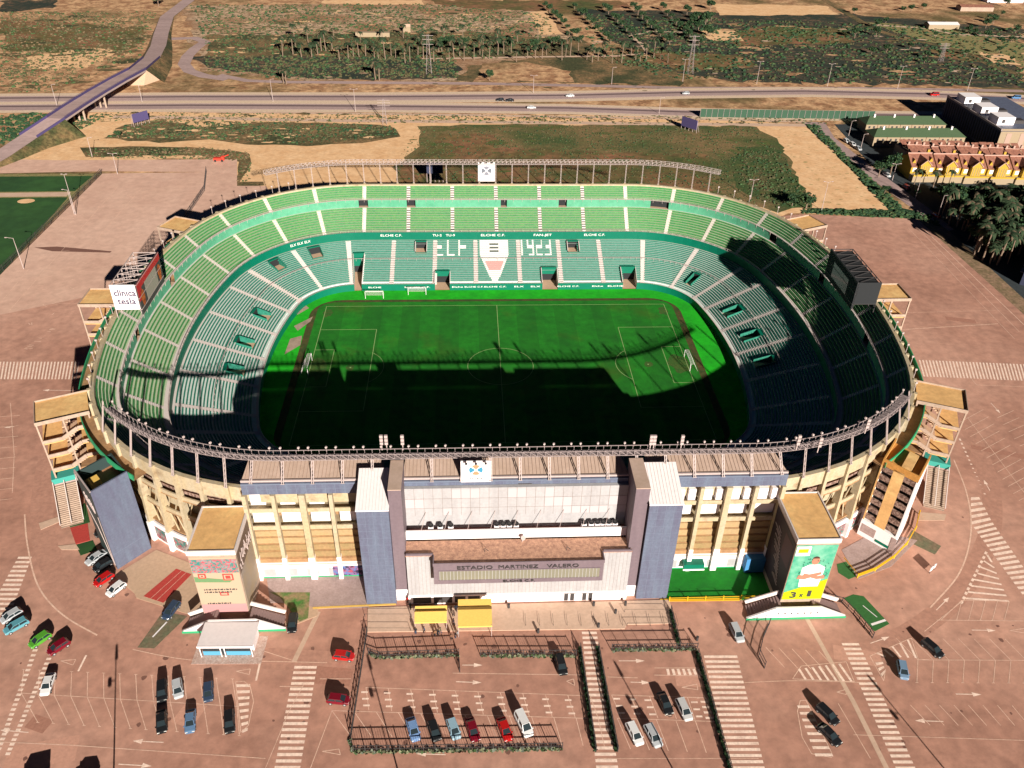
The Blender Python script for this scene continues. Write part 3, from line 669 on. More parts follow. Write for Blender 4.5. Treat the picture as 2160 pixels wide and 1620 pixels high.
# seats, one block per bay and tier
def seat_rows(mb, t, u0, u1, first=0, last=None, colour=None, per=4, hollow=True):
    d, z, nr, tr, ri = t; us = urange(u0, u1, per)
    for k in range(first, last or nr):
        a = d+k*tr; zz = z+k*ri
        for ua, ub in zip(us[:-1], us[1:]):
            if hollow and invom((ua+ub)/2, a+tr*.6): continue
            c = colour((ua+ub)/2, k) if colour else 0
            p = [(a+.38, zz+.24), (a+.62, zz+.26), (a+.68, zz+.43), (a+.72, zz+.43), (a+.70, zz)] if t is LOW else [(a+.38, zz+.30), (a+.64, zz+.32), (a+.70, zz+.55), (a+.74, zz+.55), (a+.72, zz)]
            p = [(a+(x-a)*tr/.8, y) for x, y in p]
            q = [[crv(w_, x, y) for x, y in p] for w_ in (ua, ub)]
            for j in range(4): mb.poly([q[0][j], q[1][j], q[1][j+1], q[0][j+1]], c)
blocks = []
for i, (a, b) in enumerate(zip(AL, AL[1:]+[AL[0]+NU])):
    blocks.append(('low', a, b))
for i in range(NU): blocks += [('up', i, i+1), ('top', i, i+1)]
# picture seats of the far side: pennant and letters
GLY = {'E': ['1....', '1....', '1111.', '1....', '1....', '11111'], 'C': ['1....', '1....', '1....', '1....', '1....', '11111'], 'F': ['1....', '1....', '11111', '1....', '1....', '1....'],
       '1': ['..1', '..1', '..1', '..1', '..1', '..1'], '9': ['1...1', '1...1', '11111', '....1', '....1', '.1111'], '2': ['....1', '....1', '11111', '1....', '1....', '11111'], '3': ['....1', '....1', '.1111', '....1', '....1', '11111']}
def mosaic(u, k):
    u = u if u < 19 else u-NU
    x = u/3*44+CX
    def word(wd, x0, st, lw_):
        for i, ch in enumerate(wd):
            g = GLY[ch]; wch = len(g[0]); cx = x0+i*st
            if cx <= x < cx+lw_*wch/5 and 24-k >= 1:
                r = (23-k)*6//9
                if 0 <= r < 6 and g[r][min(wch-1, int((x-cx)/(lw_/5)))] == '1': return 1
        return 0
    if word('ECF', -19.4, 3.7, 2.5): return 1
    if word('1923', 7.9, 2.9, 2.2): return 1
    h = k/23.0; half = .35+4.3*min(1, h*1.55)**.75
    if abs(x+.2) < half and k > 0:
        if abs(x+.2) > half-.8: return 1
        if k < 12: return 1 if k < 7 and k % 2 else 2 if k >= 7 else 1
        if abs(x+.2) < 1.6 and 15 < k < 23: return 3 if k % 2 else 1
        return 1
    return 0
kept = []
rest = MB()
for kind_, a, b in blocks:
    t = {'low': LOW, 'up': T1, 'top': T2}[kind_]; dm = {'low': 9, 'up': 23, 'top': 30}[kind_]; n = 1.35
    def off(u): p, q = crv(u-.02, dm), crv(u+.02, dm); return .65/(math.hypot(p[0]-q[0], p[1]-q[1])/.04)
    a2, b2 = a+off(a), b-off(b); mid = (a+b)/2 % NU
    if 14.9 < mid < 23.1: mb = rest
    else: mb = MB()
    far = kind_ == 'low' and (mid < 1.6 or mid > 36.4)
    per = 4 if not far else 44/3/.25
    mm = [seat_low if kind_ == 'low' else seat_up, seat_white, seat_pink, seat_black]
    if mb is rest: seat_rows(mb, t, a2, b2, per=2, colour=(lambda u, k: 0) if kind_ == 'low' else (lambda u, k: 1)); continue
    if kind_ == 'low':
        cs = sorted(set([x for v in VOM for x in v[:2]])); seat_rows(mb, t, a2, b2, first=1, per=per if far else 12, colour=mosaic if far else None)
    else: seat_rows(mb, t, a2, b2, per=4)
    mb.build('seating_block', mm, ST)
rest.build('seating_rows', [seat_low, seat_up], ST, kind='stuff')

# aisle steps, raised a little over the terraces
def aisle(u, t, wd=1.15, z0=.1, part=None):
    d, z, nr, tr, ri = t; mb = MB(); L = blen(u)
    for k in range(nr):
        a, b = d+k*tr, d+(k+1)*tr; zz = z+k*ri
        if invom(u, (a+b)/2): continue
        for (p, q, h) in ((a, (a+b)/2, zz+.06), ((a+b)/2, b, zz+ri*.5+.06)):
            dm = (p+q)/2; x0, x1 = crv(u-.01, dm), crv(u+.01, dm); hw = wd/2/(math.hypot(x0[0]-x1[0], x0[1]-x1[1])/.02)
            mb.poly([crv(u-hw, p, h), crv(u+hw, p, h), crv(u+hw, q, h), crv(u-hw, q, h)]); mb.poly([crv(u-hw, p, h-.3), crv(u+hw, p, h-.3), crv(u+hw, p, h), crv(u-hw, p, h)])
    if mb.f: mb.build('aisle_steps', stairwhite, ST)
for u in AL:
    if not 15.2 < u < 22.8: aisle(u, LOW, 1.5 if abs(u-31.6) > .3 else 2.6)
for u in range(NU):
    if not 15 < u < 23:
        aisle(u, T1, 1.2); aisle(u, T2, 1.2)
# rails at the tier edges
mb = MB()
for (d, z) in ((19.2, 12.0), (D1-.05, 18.95), (28.1, 19.5), (10.1, 6.3)):
    us = urange(0, NU, 4)
    for a, b in zip(us[:-1], us[1:]): mb.bar(crv(a, d, z), crv(b, d, z), .09)
    for a in urange(0, NU, 5): mb.bar(crv(a, d, z-.9), crv(a, d, z), .07)
mb.build('tier_railing', steelp, ST)
# vomitories: floor, side walls and the dark doorway at the back
for a, b, p, q in VOM:
    mb = MB(); k = int((q-LOW[0])/LOW[3]); zt = LOW[1]+k*LOW[4]+.9; zb = max(.15, LOW[1]+(p-LOW[0])/LOW[3]*LOW[4]-.1 if p > 1 else .3)
    if a > b: b += NU
    mb.poly([crv(a, p, zb), crv(b, p, zb), crv(b, q, zb), crv(a, q, zb)], 1)
    for u in (a, b): mb.poly([crv(u, p, zb), crv(u, q, zb), crv(u, q, zt), crv(u, p, max(zb, LOW[1]+(p-LOW[0])/LOW[3]*LOW[4]+.8))], 0)
    for u, e in ((a, -1), (b, 1)):
        w_ = .2/blen(u)*e; z0_ = max(zb, LOW[1]+(p-LOW[0])/LOW[3]*LOW[4]+.8)
        mb.poly([crv(u, p, z0_), crv(u+w_, p, z0_), crv(u+w_, q, zt), crv(u, q, zt)], 0)
    mb.poly([crv(a, q, zb), crv(b, q, zb), crv(b, q, zb+2.2), crv(a, q, zb+2.2)], 2); mb.poly([crv(a, q, zb+2.2), crv(b, q, zb+2.2), crv(b, q, zt), crv(a, q, zt)], 3); mb.poly([crv(a, q, zt), crv(b, q, zt), crv(b, q+.9, zt), crv(a, q+.9, zt)], 3)
    mb.build('vomitory', [stairwhite if 18 > (a % NU) > 20 or (a % NU) < 3.3 or (a % NU) > 34.7 else seat_low, sandpave, dark, bandgreen], ST)
# lettering on the green fascia and the front wall of the far side
for px, s, wd in ((722, 'ELCHE', 4), (825, 'ELCHE C.F.', 7), (922, 'TU-2', 3), (950, 'TU-9', 3), (1040, 'ELCHE C.F.', 8), (1145, 'FAN-JET', 6), (1255, 'ELCHE C.F.', 7), (1355, 'ILICITANO', 5)):
    x = G(px, 500, 10)[0]; text(s, 'fascia_lettering', 1.1, (x, CY+42.7+19.05, 10.2), (1, 0, 0), (0, 0, 1), brightwhite, ST, width=wd, depth=.03)
for px, s, wd in ((790, 'ELCHE', 4), (880, 'ELCHE C.F.', 8), (965, 'Elche', 3.5), (1000, 'ELCHE C.F.', 6), (1045, 'ELCHE C.F.', 7), (1095, 'ELX', 3), (1130, 'ELX', 3), (1200, 'ELCHE C.F.', 7), (1262, 'Elche', 3.5), (1300, 'ELCHE', 5)):
    x = G(px, 611, 1)[0]; text(s, 'wall_lettering', .7, (x, CY+42.7-.16, 1.2), (1, 0, 0), (0, 0, 1), brightwhite, ST, width=wd, depth=.02)
for u, s in ((33.3, 'ELX'), (33.1, 'ELX'), (33.5, 'ELX')):
    p = crv(u, 18.95, 10.2); n = nrm(u); text(s, 'fascia_lettering', 1.2, p, (n[1], -n[0], 0), (0, 0, 1), brightwhite, ST, depth=.03)

# ================================================================ OUTSIDE OF THE BOWL
RIB = []
b = 0
for sg in SEG:
    n = sg[-1]; k = {3: 8, 4: 12, 5: 14, 6: 16}[n]
    RIB += [b+n*i/k for i in range(k)]; b += n
def inmain(u): x, y, _ = crv(u, 33); return y < -60 and -51.8 < x < 52.8
def inend(u): x, y, _ = crv(u, 33); return abs(x-CX) > 78
proto = None
RSET = [u for u in RIB if not inmain(u)]
for u in RSET:
    p, n = crv(u, 33.4), nrm(u)
    if proto is None:
        mb = MB(); mb.poly([(-.35, 0, 0)]*0 or [(0, 0, 0), (0, 0, 0), (0, 0, 0)], 0); mb = MB()
        # a pier: shallow under the beam, deeper towards the foot
        prof = [(-.8, 0), (1.3, 0), (1.0, 8), (.6, 19.0), (.6, 22.6), (-.2, 22.6), (-.8, 12)]
        for s in (-.38, .38): mb.poly([(a, s, z) for a, z in (prof if s < 0 else prof[::-1])], 0)
        for i in range(len(prof)):
            a, c = prof[i], prof[(i+1) % len(prof)]
            mb.poly([(a[0], -.38, a[1]), (a[0], .38, a[1]), (c[0], .38, c[1]), (c[0], -.38, c[1])], 0)
        mb.box(-.7, 1.38, -.43, .43, 0, 5.2, 1)
        o = proto = mb.build('concrete_pier', [beige, brightwhite], ST)
    else: o = proto.copy(); COL.objects.link(o); o.parent = ST
    o.location = (p[0], p[1], 0); o.rotation_euler = (0, 0, math.atan2(n[1], n[0]))
def arcs(fn, per=4):
    """runs of the ring where fn(u) holds"""
    us = sorted(set([i/per for i in range(NU*per+1)]+[x for x in (3, 7, 12, 16, 22, 26, 31, 35)])); return [(a, b) for a, b in zip(us[:-1], us[1:]) if fn((a+b)/2)]
out = arcs(lambda u: not inmain(u), 6)
def ring(name, prof, mats, sel, m=None):
    mb = MB()
    for a, b in sel: sweep(mb, prof, [a, b], mats=m or [0]*(len(prof)-1))
    return split_build(mb, name, mats, ST)
def beam(d0, d1, z0, z1): return [(d0, z1), (d1, z1), (d1, z0), (d0, z0), (d0, z1)]
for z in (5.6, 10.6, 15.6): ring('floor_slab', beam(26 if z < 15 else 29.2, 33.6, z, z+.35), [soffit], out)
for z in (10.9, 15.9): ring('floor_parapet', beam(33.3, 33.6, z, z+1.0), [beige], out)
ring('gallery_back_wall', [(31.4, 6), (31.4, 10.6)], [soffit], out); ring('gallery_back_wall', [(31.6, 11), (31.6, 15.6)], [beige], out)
ring('gallery_grille', [(32.7, 16.9), (32.7, 19.2)], [pinkgrille], out)
ring('ground_floor_wall', beam(33.5, 33.9, 0, 5.2), [white], out); ring('entrance_band', [(33.93, .6), (33.93, 3.9)], [mural], [s for s in out if crv(s[0], 0)[1] < 0])
mb = MB()
for u in RSET:
    if crv(u, 0)[1] < -15:
        for a, z in ((u+.09, 6.0), (u+.2, 6.0)): mb.bar(crv(a, 33.2, 5.8), crv(a+.08, 33.2, 10.6), .25); mb.bar(crv(a+.1, 33.1, 10.9), crv(a, 33.1, 15.6), .2)
split_build(mb, 'cross_brace', beige, ST)
ends = arcs(lambda u: abs(crv(u, 33)[0]-CX) > 74, 6)
ring('outer_walkway', beam(33.5, 36.2, 19.2, 19.5), [soffit], ends); ring('outer_parapet', beam(36.1, 36.3, 19.2, 20.6), [green_trim], ends)
# ---- light gantries on poles
def gantry(label, sel_u, zt, d, faces, lampn):
    g = MB(); us = sel_u; TH = .11 if faces < 0 else .08
    for a, b in zip(us[:-1], us[1:]):
        for (dd, z) in ((d-.8, zt), (d+.8, zt), (d-.8, zt+1.1), (d+.8, zt+1.1)): g.bar(crv(a, dd, z), crv(b, dd, z), TH)
        g.bar(crv(a, d-.8, zt), crv(b, d+.8, zt), .09); g.bar(crv(a, d+.8, zt), crv(b, d+.8, zt+1.1), .09); g.bar(crv(a, d-.8, zt), crv(a, d-.8, zt+1.1), .09); g.bar(crv(a, d+.8, zt), crv(a, d+.8, zt+1.1), .09); g.bar(crv(a, d-.8, zt), crv(a, d+.8, zt), .12)
        e_ = .6 if faces < 0 else -.4; g.poly([crv(a, d-.75, zt+.06), crv(b, d-.75, zt+.06), crv(b, d+e_, zt+.06), crv(a, d+e_, zt+.06)])
    o = g.build('light_gantry', gantrysteel if faces < 0 else steelp, ST); tag(o, label)
    lm = MB(); lm.tube((-.1, 0, 0), (-.1, 0, .9), .05, n=5); lm.tube((-.32, 0, 1.0), (.05, 0, 1.12), .36, .26, n=10, m=1); lm.tube((-.33, 0, .995), (-.32, 0, 1.0), .3, n=10, m=2)
    p0 = None
    for k in range(lampn):
        u = us[0]+(us[-1]-us[0])*(k+.35+(.3 if k % 2 else 0))/lampn
        if p0 is None: q = p0 = lm.build('floodlight', [steel, steelp, screen], o)
        else: q = p0.copy(); COL.objects.link(q); q.parent = o
        c, n = crv(u, d-.6, zt+1.0), nrm(u); q.location = c; q.rotation_euler = (0, 0, math.atan2(n[1], n[0])); q.scale = (.72,)*3 if faces < 0 else (.5,)*3
    return o
def nearx(x): return 19-(x-CX)/44*3
NEAR = [12.95+i*.11 for i in range(0, 30)]
def span(u0, u1, stepm=1.4):
    r = [u0]
    while r[-1] < u1:
        p, q = crv(r[-1]-.01, 33), crv(r[-1]+.01, 33); r.append(r[-1]+stepm/(math.hypot(p[0]-q[0], p[1]-q[1])/.02))
    r[-1] = u1; return r
gantry('long curved gantry of floodlights over the near roof of the stadium', span(13.45, 24.5), 29.2, 32.2, -1, 64)
gantry('floodlight gantry on poles along the far rim of the stadium', span(-4.9, 4.85), 29.6, 33.0, 1, 64)
pole = None
for u in [x for x in RIB if 13.3 < x < 24.7]+[x for x in RIB if x > NU-4.9 or x < 4.9]:
    nr = 13 < u < 25; d, zt = (33.95, 28.7) if nr else (33.0, 29.6)
    if pole is None:
        mb = MB()
        for s in (-.22, .22): mb.bar((0, s, 0), (0, s, 6.5), .16)
        for k in range(6): mb.bar((0, -.2, .3+k), (0, .2, 1.2+k), .07)
        mb.bar((0, -.45, 0), (0, .45, 0), .3, .12)
        q = pole = mb.build('gantry_pole', steelp, ST)
    else: q = pole.copy(); COL.objects.link(q); q.parent = ST
    n = nrm(u); im = nr and inmain(u); q.location = crv(u, 35.25 if im else d, 25.4 if im else 22.6 if nr else 23.0); q.rotation_euler = (0, -.62 if im else -.255 if nr else 0, math.atan2(n[1], n[0])); q.scale = (1, .8 if nr else .5, (4.7 if im else 7.0 if nr else zt-23.0)/6.5)
# small antennas and loudspeakers over the near gantry
mb = MB()
for px, py in ((806, 925), (816, 922), (850, 925), (1371, 915), (1378, 915), (1436, 912), (1680, 915), (1725, 925), (1825, 885)):
    mb = MB(); p = G(px, 945 if px < 1700 else py+25, 30); mb.bar((p[0], p[1], 29.5), (p[0], p[1], 33), .16)
    for k in range(3): mb.box(p[0]-.3, p[0]+.3, p[1]-.35, p[1]+.05, 31+k*.8, 31.55+k*.8)
    mb.build('speaker_mast', steelp, ST)
mb = MB()
for u in [x+.2 for x in RIB if 4.6 < x < 6.4 or 31.5 < x < 33.6]+[x for x in RIB if 7 < x < 12.9 or 25.5 < x < 31]:
    p = crv(u, 33.1, 23); mb.bar(p, (p[0], p[1], 25.2), .1); mb.box(p[0]-.25, p[0]+.25, p[1]-.15, p[1]+.15, 25, 25.4)
mb.build('rim_lamps', steelp, ST)

# ================================================================ MAIN STAND, near side
def sect(x0, x1): return MB()
Y0 = -76.0
# roofs
roofs = [(-51.0, -24.2), (-21.4, 21.6), (24.6, 52.0)]
for x0, x1 in roofs:
    mb = MB(); mb.poly([(x0+.6, -70.0, 26.6), (x0+.1, -75.6, 25.6), (x1-.1, -75.6, 25.6), (x1-1.5, -70.0, 26.6)][::1], 0)
    mb.poly([(x0+.6, -70.0, 26.3), (x1-1.5, -70.0, 26.3), (x1-.1, -75.6, 25.3), (x0+.1, -75.6, 25.3)], 0)
    mb.poly([(x0+.6, -70.0, 26.3), (x0+.6, -70, 26.6), (x1-1.5, -70, 26.6), (x1-1.5, -70, 26.3)], 0)
    n = int((x1-x0)/.7)
    for k in range(1, n):
        x = x0+(x1-x0)*k/n; mb.bar((x, -70.2, 26.62), (x, -75.4, 25.66), .09, .07, 1)
    mb.bar((x0, -75.75, 25.62), (x1, -75.75, 25.62), .35, .4, 2)
    r = mb.build('stand_roof', [roofdeck, deckrib, steelp], ST)
    mb = MB(); mb.box(x0, x1, Y0-.25, Y0+.2, 22.7, 25.35, 0); mb.box(x0, x1, Y0-.32, Y0-.26, 25.1, 25.3, 1)
    k = x0+1
    while k < x1: mb.box(k, k+.07, Y0-.275, Y0-.255, 22.7, 25.0, 1); k += 1.8
    mb.box(x0, x1, Y0-.285, Y0-.265, 23.95, 24.02, 1)
    mb.build('slate_fascia', [slate, slatejoint], ST)
# slate towers with white sloping caps, mauve towers beside them
for x0, x1, yf, zt in ((-29.1, -23.3, -83.5, 25.0), (24.0, 30.2, -83.7, 25.3)):
    mb = MB(); mb.box(x0, x1, yf, Y0+1, 0, 18, 0); yb = -74.6
    mb = MB()
    mb.poly([(x0, yf, 0), (x1, yf, 0), (x1, yf, zt), (x0, yf, zt)], 0)
    for x, fl in ((x0, 1), (x1, 0)):
        q = [(x, yf, 0), (x, yf, zt), (x, yb, zt+2.2), (x, yb, 0)]; mb.poly(q if fl else q[::-1], 0)
    mb.poly([(x0, yb, 0), (x0, yb, zt+2.2), (x1, yb, zt+2.2), (x1, yb, 0)], 0)
    for k in range(1, 14): z = k*1.8; mb.box(x0-.01, x1+.01, yf-.012, yf+.1, z, z+.05, 1)
    for k in range(1, 4): x = x0+(x1-x0)*k/4; mb.box(x, x+.05, yf-.015, yf+.1, 0, zt-.05, 1)
    mb.build('slate_tower', [slate, slatejoint], ST)
    mb = MB(); mb.poly([(x0-.1, yf-.15, zt+.1), (x1+.1, yf-.15, zt+.1), (x1+.1, yb, zt+2.35), (x0-.1, yb, zt+2.35)], 0); mb.poly([(x0-.1, yf-.15, zt-.15), (x1+.1, yf-.15, zt-.15), (x1+.1, yf-.15, zt+.1), (x0-.1, yf-.15, zt+.1)], 0)
    for k in range(1, 10): x = x0+(x1-x0)*k/10; mb.bar((x, yf-.1, zt+.13), (x, yb, zt+2.38), .06, .06, 1)
    mb.build('tower_cap', [white, stairwhite], ST)
for x0, x1, yf, zt in ((-23.25, -20.9, -82.6, 28.9), (21.3, 23.9, -82.9, 28.5)):
    mb = MB(); mb.box(x0, x1, yf, -74.6, 0, zt, 0); mb.box(x0-.02, x1+.02, yf-.06, -74.5, zt+.002, zt+.15, 1); mb.box(x0-.03, x1+.03, yf-.05, yf+.4, 0, 3.0, 2); mb.build('mauve_tower', [mauve, roofdeck, brightwhite], ST)
# centre block
mb = MB(); mb.box(-20.9, 21.3, -77.1, -76.3, 14, 24.2, 0)
rr = random.Random(3)
for i in range(25):
    x = -20.9+i*42.2/24
    if i < 25: mb.box(x-.03, x+.03, -77.13, -77.05, 17.3, 24.2, 1)
for z in (19.2, 21.6): mb.box(-20.9, 21.3, -77.125, -77.05, z, z+.06, 1)
for i, z in sorted(set((rr.randrange(24), rr.choice((17.4, 19.27, 21.67))) for _ in range(24))): x = -20.9+i*42.2/24; mb.box(x+.05, x+42.2/24-.05, -77.12, -77.05, z, z+(1.75 if z < 19 else 2.25), 2)
mb.build('panel_wall', [panelw, paneljoint, mat('bright_panel', (.43, .39, .40), .45)], ST)
mb = MB(); mb.box(-20.9, 21.3, -79.6, -77.1, 13.6, 14.0, 0); mb.box(-20.9, 21.3, -79.7, -79.3, 14.0, 15.7, 1); mb.box(-20.9, 21.3, -79.72, -79.32, 13.62, 13.99, 1); mb.build('plant_terrace', [mat('red_gravel', (.42, .17, .13), .9, .25, 1.2), brightwhite], ST)
for k in range(9): x = -18+k*4.4; mb = MB(); mb.bar((x, -79.3, 15.6), (x+.9, -77.15, 18.4), .07); mb.build('stay_cable', steel, ST)
acu = None
for x in (-16.2, -14.4, -12.4, -3.6, -2.4, -1.2, .1, 13.2, 14.6, 15.8, 16.9, 18.0, 19.2):
    if acu is None:
        mb = MB(); mb.box(-.5, .5, -.4, .4, 0, 1.9, 0); mb.tube((0, 0, 1.9), (0, 0, 2.2), .5, n=12, m=1); mb.tube((0, 0, 2.21), (0, 0, 2.22), .3, n=12, m=2); mb.box(-.42, .42, -.43, -.41, .25, 1.3, 1)
        q = acu = mb.build('air_conditioner', [white, black, steel_dark], ST)
    else: q = acu.copy(); COL.objects.link(q); q.parent = ST
    q.location = (x, -78.4, 14.0)
# the front: body, projecting box, white plinth
XL, XR, YF, ZR = -20.8, 21.9, -83.6, 13.2
mb = MB(); mb.box(XL, XR, YF, -79.6, 2.4, ZR, 0)
for i in range(1, 60): x = XL+(XR-XL)*i/60; mb.box(x-.02, x+.02, YF-.02, YF+.05, 2.5, ZR-.05, 1)
mb.box(XL-.1, XR+.1, YF-.12, -79.8, ZR+.002, ZR+.14, 2)
mb.build('entrance_block', [panelw, paneljoint, terrace], ST)
for a, c in ((XL, -15.75), (16.45, XR)): mb = MB(); mb.box(a, c, YF-.1, YF+.2, ZR+.142, ZR+.6, 0); mb.build('roof_edge', mauve, ST)
mb = MB(); mb.box(-15.6, 16.3, -86.0, YF-.1, 8.1, 13.19, 0); mb.box(-15.5, 16.2, -85.95, YF-.12, 13.192, 13.34, 1); mb.box(-15.7, 16.4, -86.12, -85.96, 13.0, 13.75, 0); mb.box(-15.7, -15.5, -85.95, YF-.2, 13.194, 13.75, 0); mb.box(16.2, 16.4, -85.95, YF-.2, 13.194, 13.75, 0); mb.box(-14.6, 15.6, -86.03, -85.9, 9.2, 11.6, 2)
for k in range(46): x = -14.5+k*.655; mb.box(x, x+.08, -86.08, -86.0, 9.2, 11.6, 3)
mb.box(-14.7, 15.7, -86.1, -86.0, 11.6, 11.75, 0); mb.box(-14.7, 15.7, -86.1, -86.0, 9.05, 9.2, 0)
pb = mb.build('press_box', [mauve, terrace, glass_pale, panelw], ST)
for s, x, wd in (('ESTADIO', -7.9, 6.6), ('MARTINEZ', .2, 7.4), ('VALERO', 8.6, 6.0)): text(s, 'building_lettering', 1.3, (x, -86.14, 12.45), (1, 0, 0), (0, 0, 1), steel_dark, pb, width=wd, depth=.06)
text('ELCHE C.F.', 'building_lettering', .8, (0.4, -86.14, 8.62), (1, 0, 0), (0, 0, 1), steel_dark, pb, width=6.0, depth=.05)
mb = MB(); mb.box(XL-.1, XR+.1, YF-.2, -79.6, 0, 2.398, 0)
for x in (9.6, 10.8, 13.2, 14.4): mb.box(x, x+.8, YF-.24, YF-.1, .1, 2.0, 1)
for x in (9.4, 13.0): mb.box(x, x+2.6, YF-.23, YF-.1, 2.05, 2.2, 1)
mb.box(-20, -7, YF-.24, YF-.1, .3, 2.0, 1)
for x in (-16.5, -12.4, -9.8): mb.box(x, x+.5, YF-.26, YF-.2, .2, 2.1, 0)
mb.build('entrance_plinth', [brightwhite, steel_dark], ST)
mb = MB(); mb.tube((1.2, -80.6, ZR+.14), (1.2, -80.6, ZR+1.2), .08, n=6); mb.tube((1.2, -80.6, ZR+1.2), (1.35, -80.9, ZR+1.5), .1, .5, n=10); mb.build('satellite_dish', [steel], ST)
mb = MB()
for x in (-6.0, 9.5): mb.bar((x, -83.0, ZR+.14), (x, -83.0, ZR+1.1), .1); mb.bar((x, -83.0, ZR+1.1), (x+.7, -83.3, ZR+.7), .08)
mb.build('roof_fitting', [steel_dark], ST)
# open galleries left and right of the slate towers
for x0, x1, rt in ((-51.2, -29.1, 0), (30.2, 52.0, 1)):
    mb = MB(); yb = -72.5
    for z in (13.3, 17.8): mb.box(x0, x1, yb, Y0, z, z+.5, 0); mb.box(x0, x1, Y0-.02, Y0+.2, z+.502, z+1.0, 0)
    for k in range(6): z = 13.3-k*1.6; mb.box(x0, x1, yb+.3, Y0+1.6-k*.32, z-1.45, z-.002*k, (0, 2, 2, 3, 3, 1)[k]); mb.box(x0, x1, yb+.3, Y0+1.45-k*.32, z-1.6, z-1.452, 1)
    mb.box(x0, x1, yb, yb+.3, 0, 22.7, 1)
    mb.build('gallery_floor', [beige, soffit, mat('tan_concrete', (.38, .25, .12), .85, .12, .5, (.33, .24, .13)), mat('olive_concrete', (.25, .18, .08), .85, .15, .6, (.30, .19, .09))], ST)
    mb = MB(); n = 4
    for k in range(n):
        a = x0+.8+k*(x1-x0)/n; c = a+(x1-x0)/n-1.2
        mb.box(a, c-.2, Y0+1.2, Y0+3, 14.3, 17.0, 0)
        if rt: mb.box(a, a+1.8, Y0+.4, Y0+3, 18.4, 21.4, 0); mb.box(a+2.6, a+4.0, Y0+.4, Y0+3, 18.4, 21.4, 0)
        elif k < 3: mb.box(a, a+2.8, Y0+1.5, Y0+3, 18.5, 21.4, 0)
    mb.build('white_booth', [brightwhite], ST)
    mb = MB(); mb.box(x0, x1, Y0-.1, yb, 0, 3.6, 0); mb.box(x0, x1, Y0-.12, Y0+.1, 3.602, 4.3, 1)
    for k in range(5): a = x0+1+k*4.3; mb.box(a, a+2.4, Y0-.14, Y0, .5, 2.6, 2)
    mb.box(x0, x1, Y0-.16, Y0, 0, .35, 3)
    mb.build('ground_floor_wall', [brightwhite, stairwhite, panelw, green_trim], ST)
    for k in range(5):
        x = x0+.35+k*(x1-x0-.7)/4; wd = .95 if k == 2 else .55
        mb = MB(); mb.box(x-wd/2-.1, x+wd/2+.1, Y0-.75, Y0+.3, 6.0, 22.7, 0); mb.box(x-wd/2-.14, x+wd/2+.14, Y0-.85, Y0+.3, 0, 6.2, 1); mb.build('facade_column', [beige, brightwhite], ST)
mb = MB(); mb.box(-36.4, -29.3, Y0-.2, Y0-.1, .4, 3.0, 0); mb.build('mural', [mat('blue_mural', (.05, .16, .36), .5, .0, 1.2, (.30, .06, .09), mix2=((.02, .02, .05), .9, .52, .6))], ST)
mb = MB(); mb.box(34.6, 38.8, -77.8, Y0-.2, 1.6, 2.9, 0); mb.box(34.5, 38.9, -77.95, -77.8, 1.4, 1.7, 1)
mb.build('door_canopy', [bandgreen, brightwhite], ST)
mb = MB(); mb.box(47.5, 52.0, -77.6, -76.1, 0, 3.9, 0); mb.build('blue_wall', [mat('blue_render', (.05, .2, .42), .7)], ST)
mb = MB(); mb.poly([(-.9+1.2, -76.3, 24.4), (2.9+.2, -76.3, 24.4), (1.7, -76.3, 22.6)], 0); mb.poly([(.7, -76.33, 24.15), (2.7, -76.33, 24.15), (1.7, -76.33, 23.0)], 1); mb.build('club_emblem', [steel_dark, stairwhite], ST)
mb = MB(); mb.bar((30.4, -84.6, 1.0), (52, -84.6, 1.0), .1)
for k in range(6): mb.bar((30.5+k*3.6, -84.6, 0), (30.5+k*3.6, -84.6, 1.3), .16)
mb.bar((30.4, -84.6, .5), (52, -84.6, .5), .08)
mb.build('yellow_railing', [yellowp], None, label='straight yellow railing along the front edge of the bright green lawn', cat='railing')
mb = MB()
for z in (.45, .8, 1.15):
    P = [G(*a, 0) for a in ((1808, 1219), (1845, 1205), (1885, 1178), (1912, 1150), (1930, 1118), (1938, 1085))]
    for a, c in zip(P[:-1], P[1:]): mb.bar((a[0], a[1], z), (c[0], c[1], z), .14)
for a in P: mb.bar((a[0], a[1], 0), (a[0], a[1], 1.3), .2)
a, c = P[0], G(1778, 1183); mb.bar((a[0], a[1], 1), (c[0], c[1], 1), .12)
mb.build('yellow_railing', [yellowp], None, label='curved yellow railing round the grey forecourt at the right corner of the stadium', cat='railing')

# crest boards hung on the gantries
def crest(label, x, y, z0, z1, wd, cols, grp=None):
    t = thing('crest_sign', label, 'sign', (x, y, 0)); mb = MB(); mb.box(-wd/2, wd/2, -.15, .15, z0, z1, 0); mb.build('board', [brightwhite], t)
    mb = MB(); c = ((z0+z1)/2+.45); r = (z1-z0)*.26
    for a0, m in ((90, 0), (0, 1), (180, 1), (270, 0)):
        pts = [(0, -.18, c)]+[(r*math.cos(R(a0+q)), -.18, c+r*math.sin(R(a0+q))*.95) for q in (-36, -22, 0, 22, 36)]; mb.poly(pts, m)
    mb.poly([(.25*r*math.cos(R(q)), -.2, c+.25*r*math.sin(R(q))) for q in range(0, 360, 40)], 2)
    mb.build('emblem', cols, t); text('Estrella', 'sign_lettering', .8, (0, -.2, z0+.9), (1, 0, 0), (0, 0, 1), steel_dark, t, width=wd*.42, depth=.02)
    mb = MB()
    for k in (-1, 0, 1): mb.bar((k*wd*.32, -.1, z1+.1), (k*wd*.32, -1.0, z1+.35), .08); mb.box(k*wd*.32-.22, k*wd*.32+.22, -1.3, -.9, z1+.15, z1+.4)
    mb.build('spot_lamp', [steel_dark], t); return t
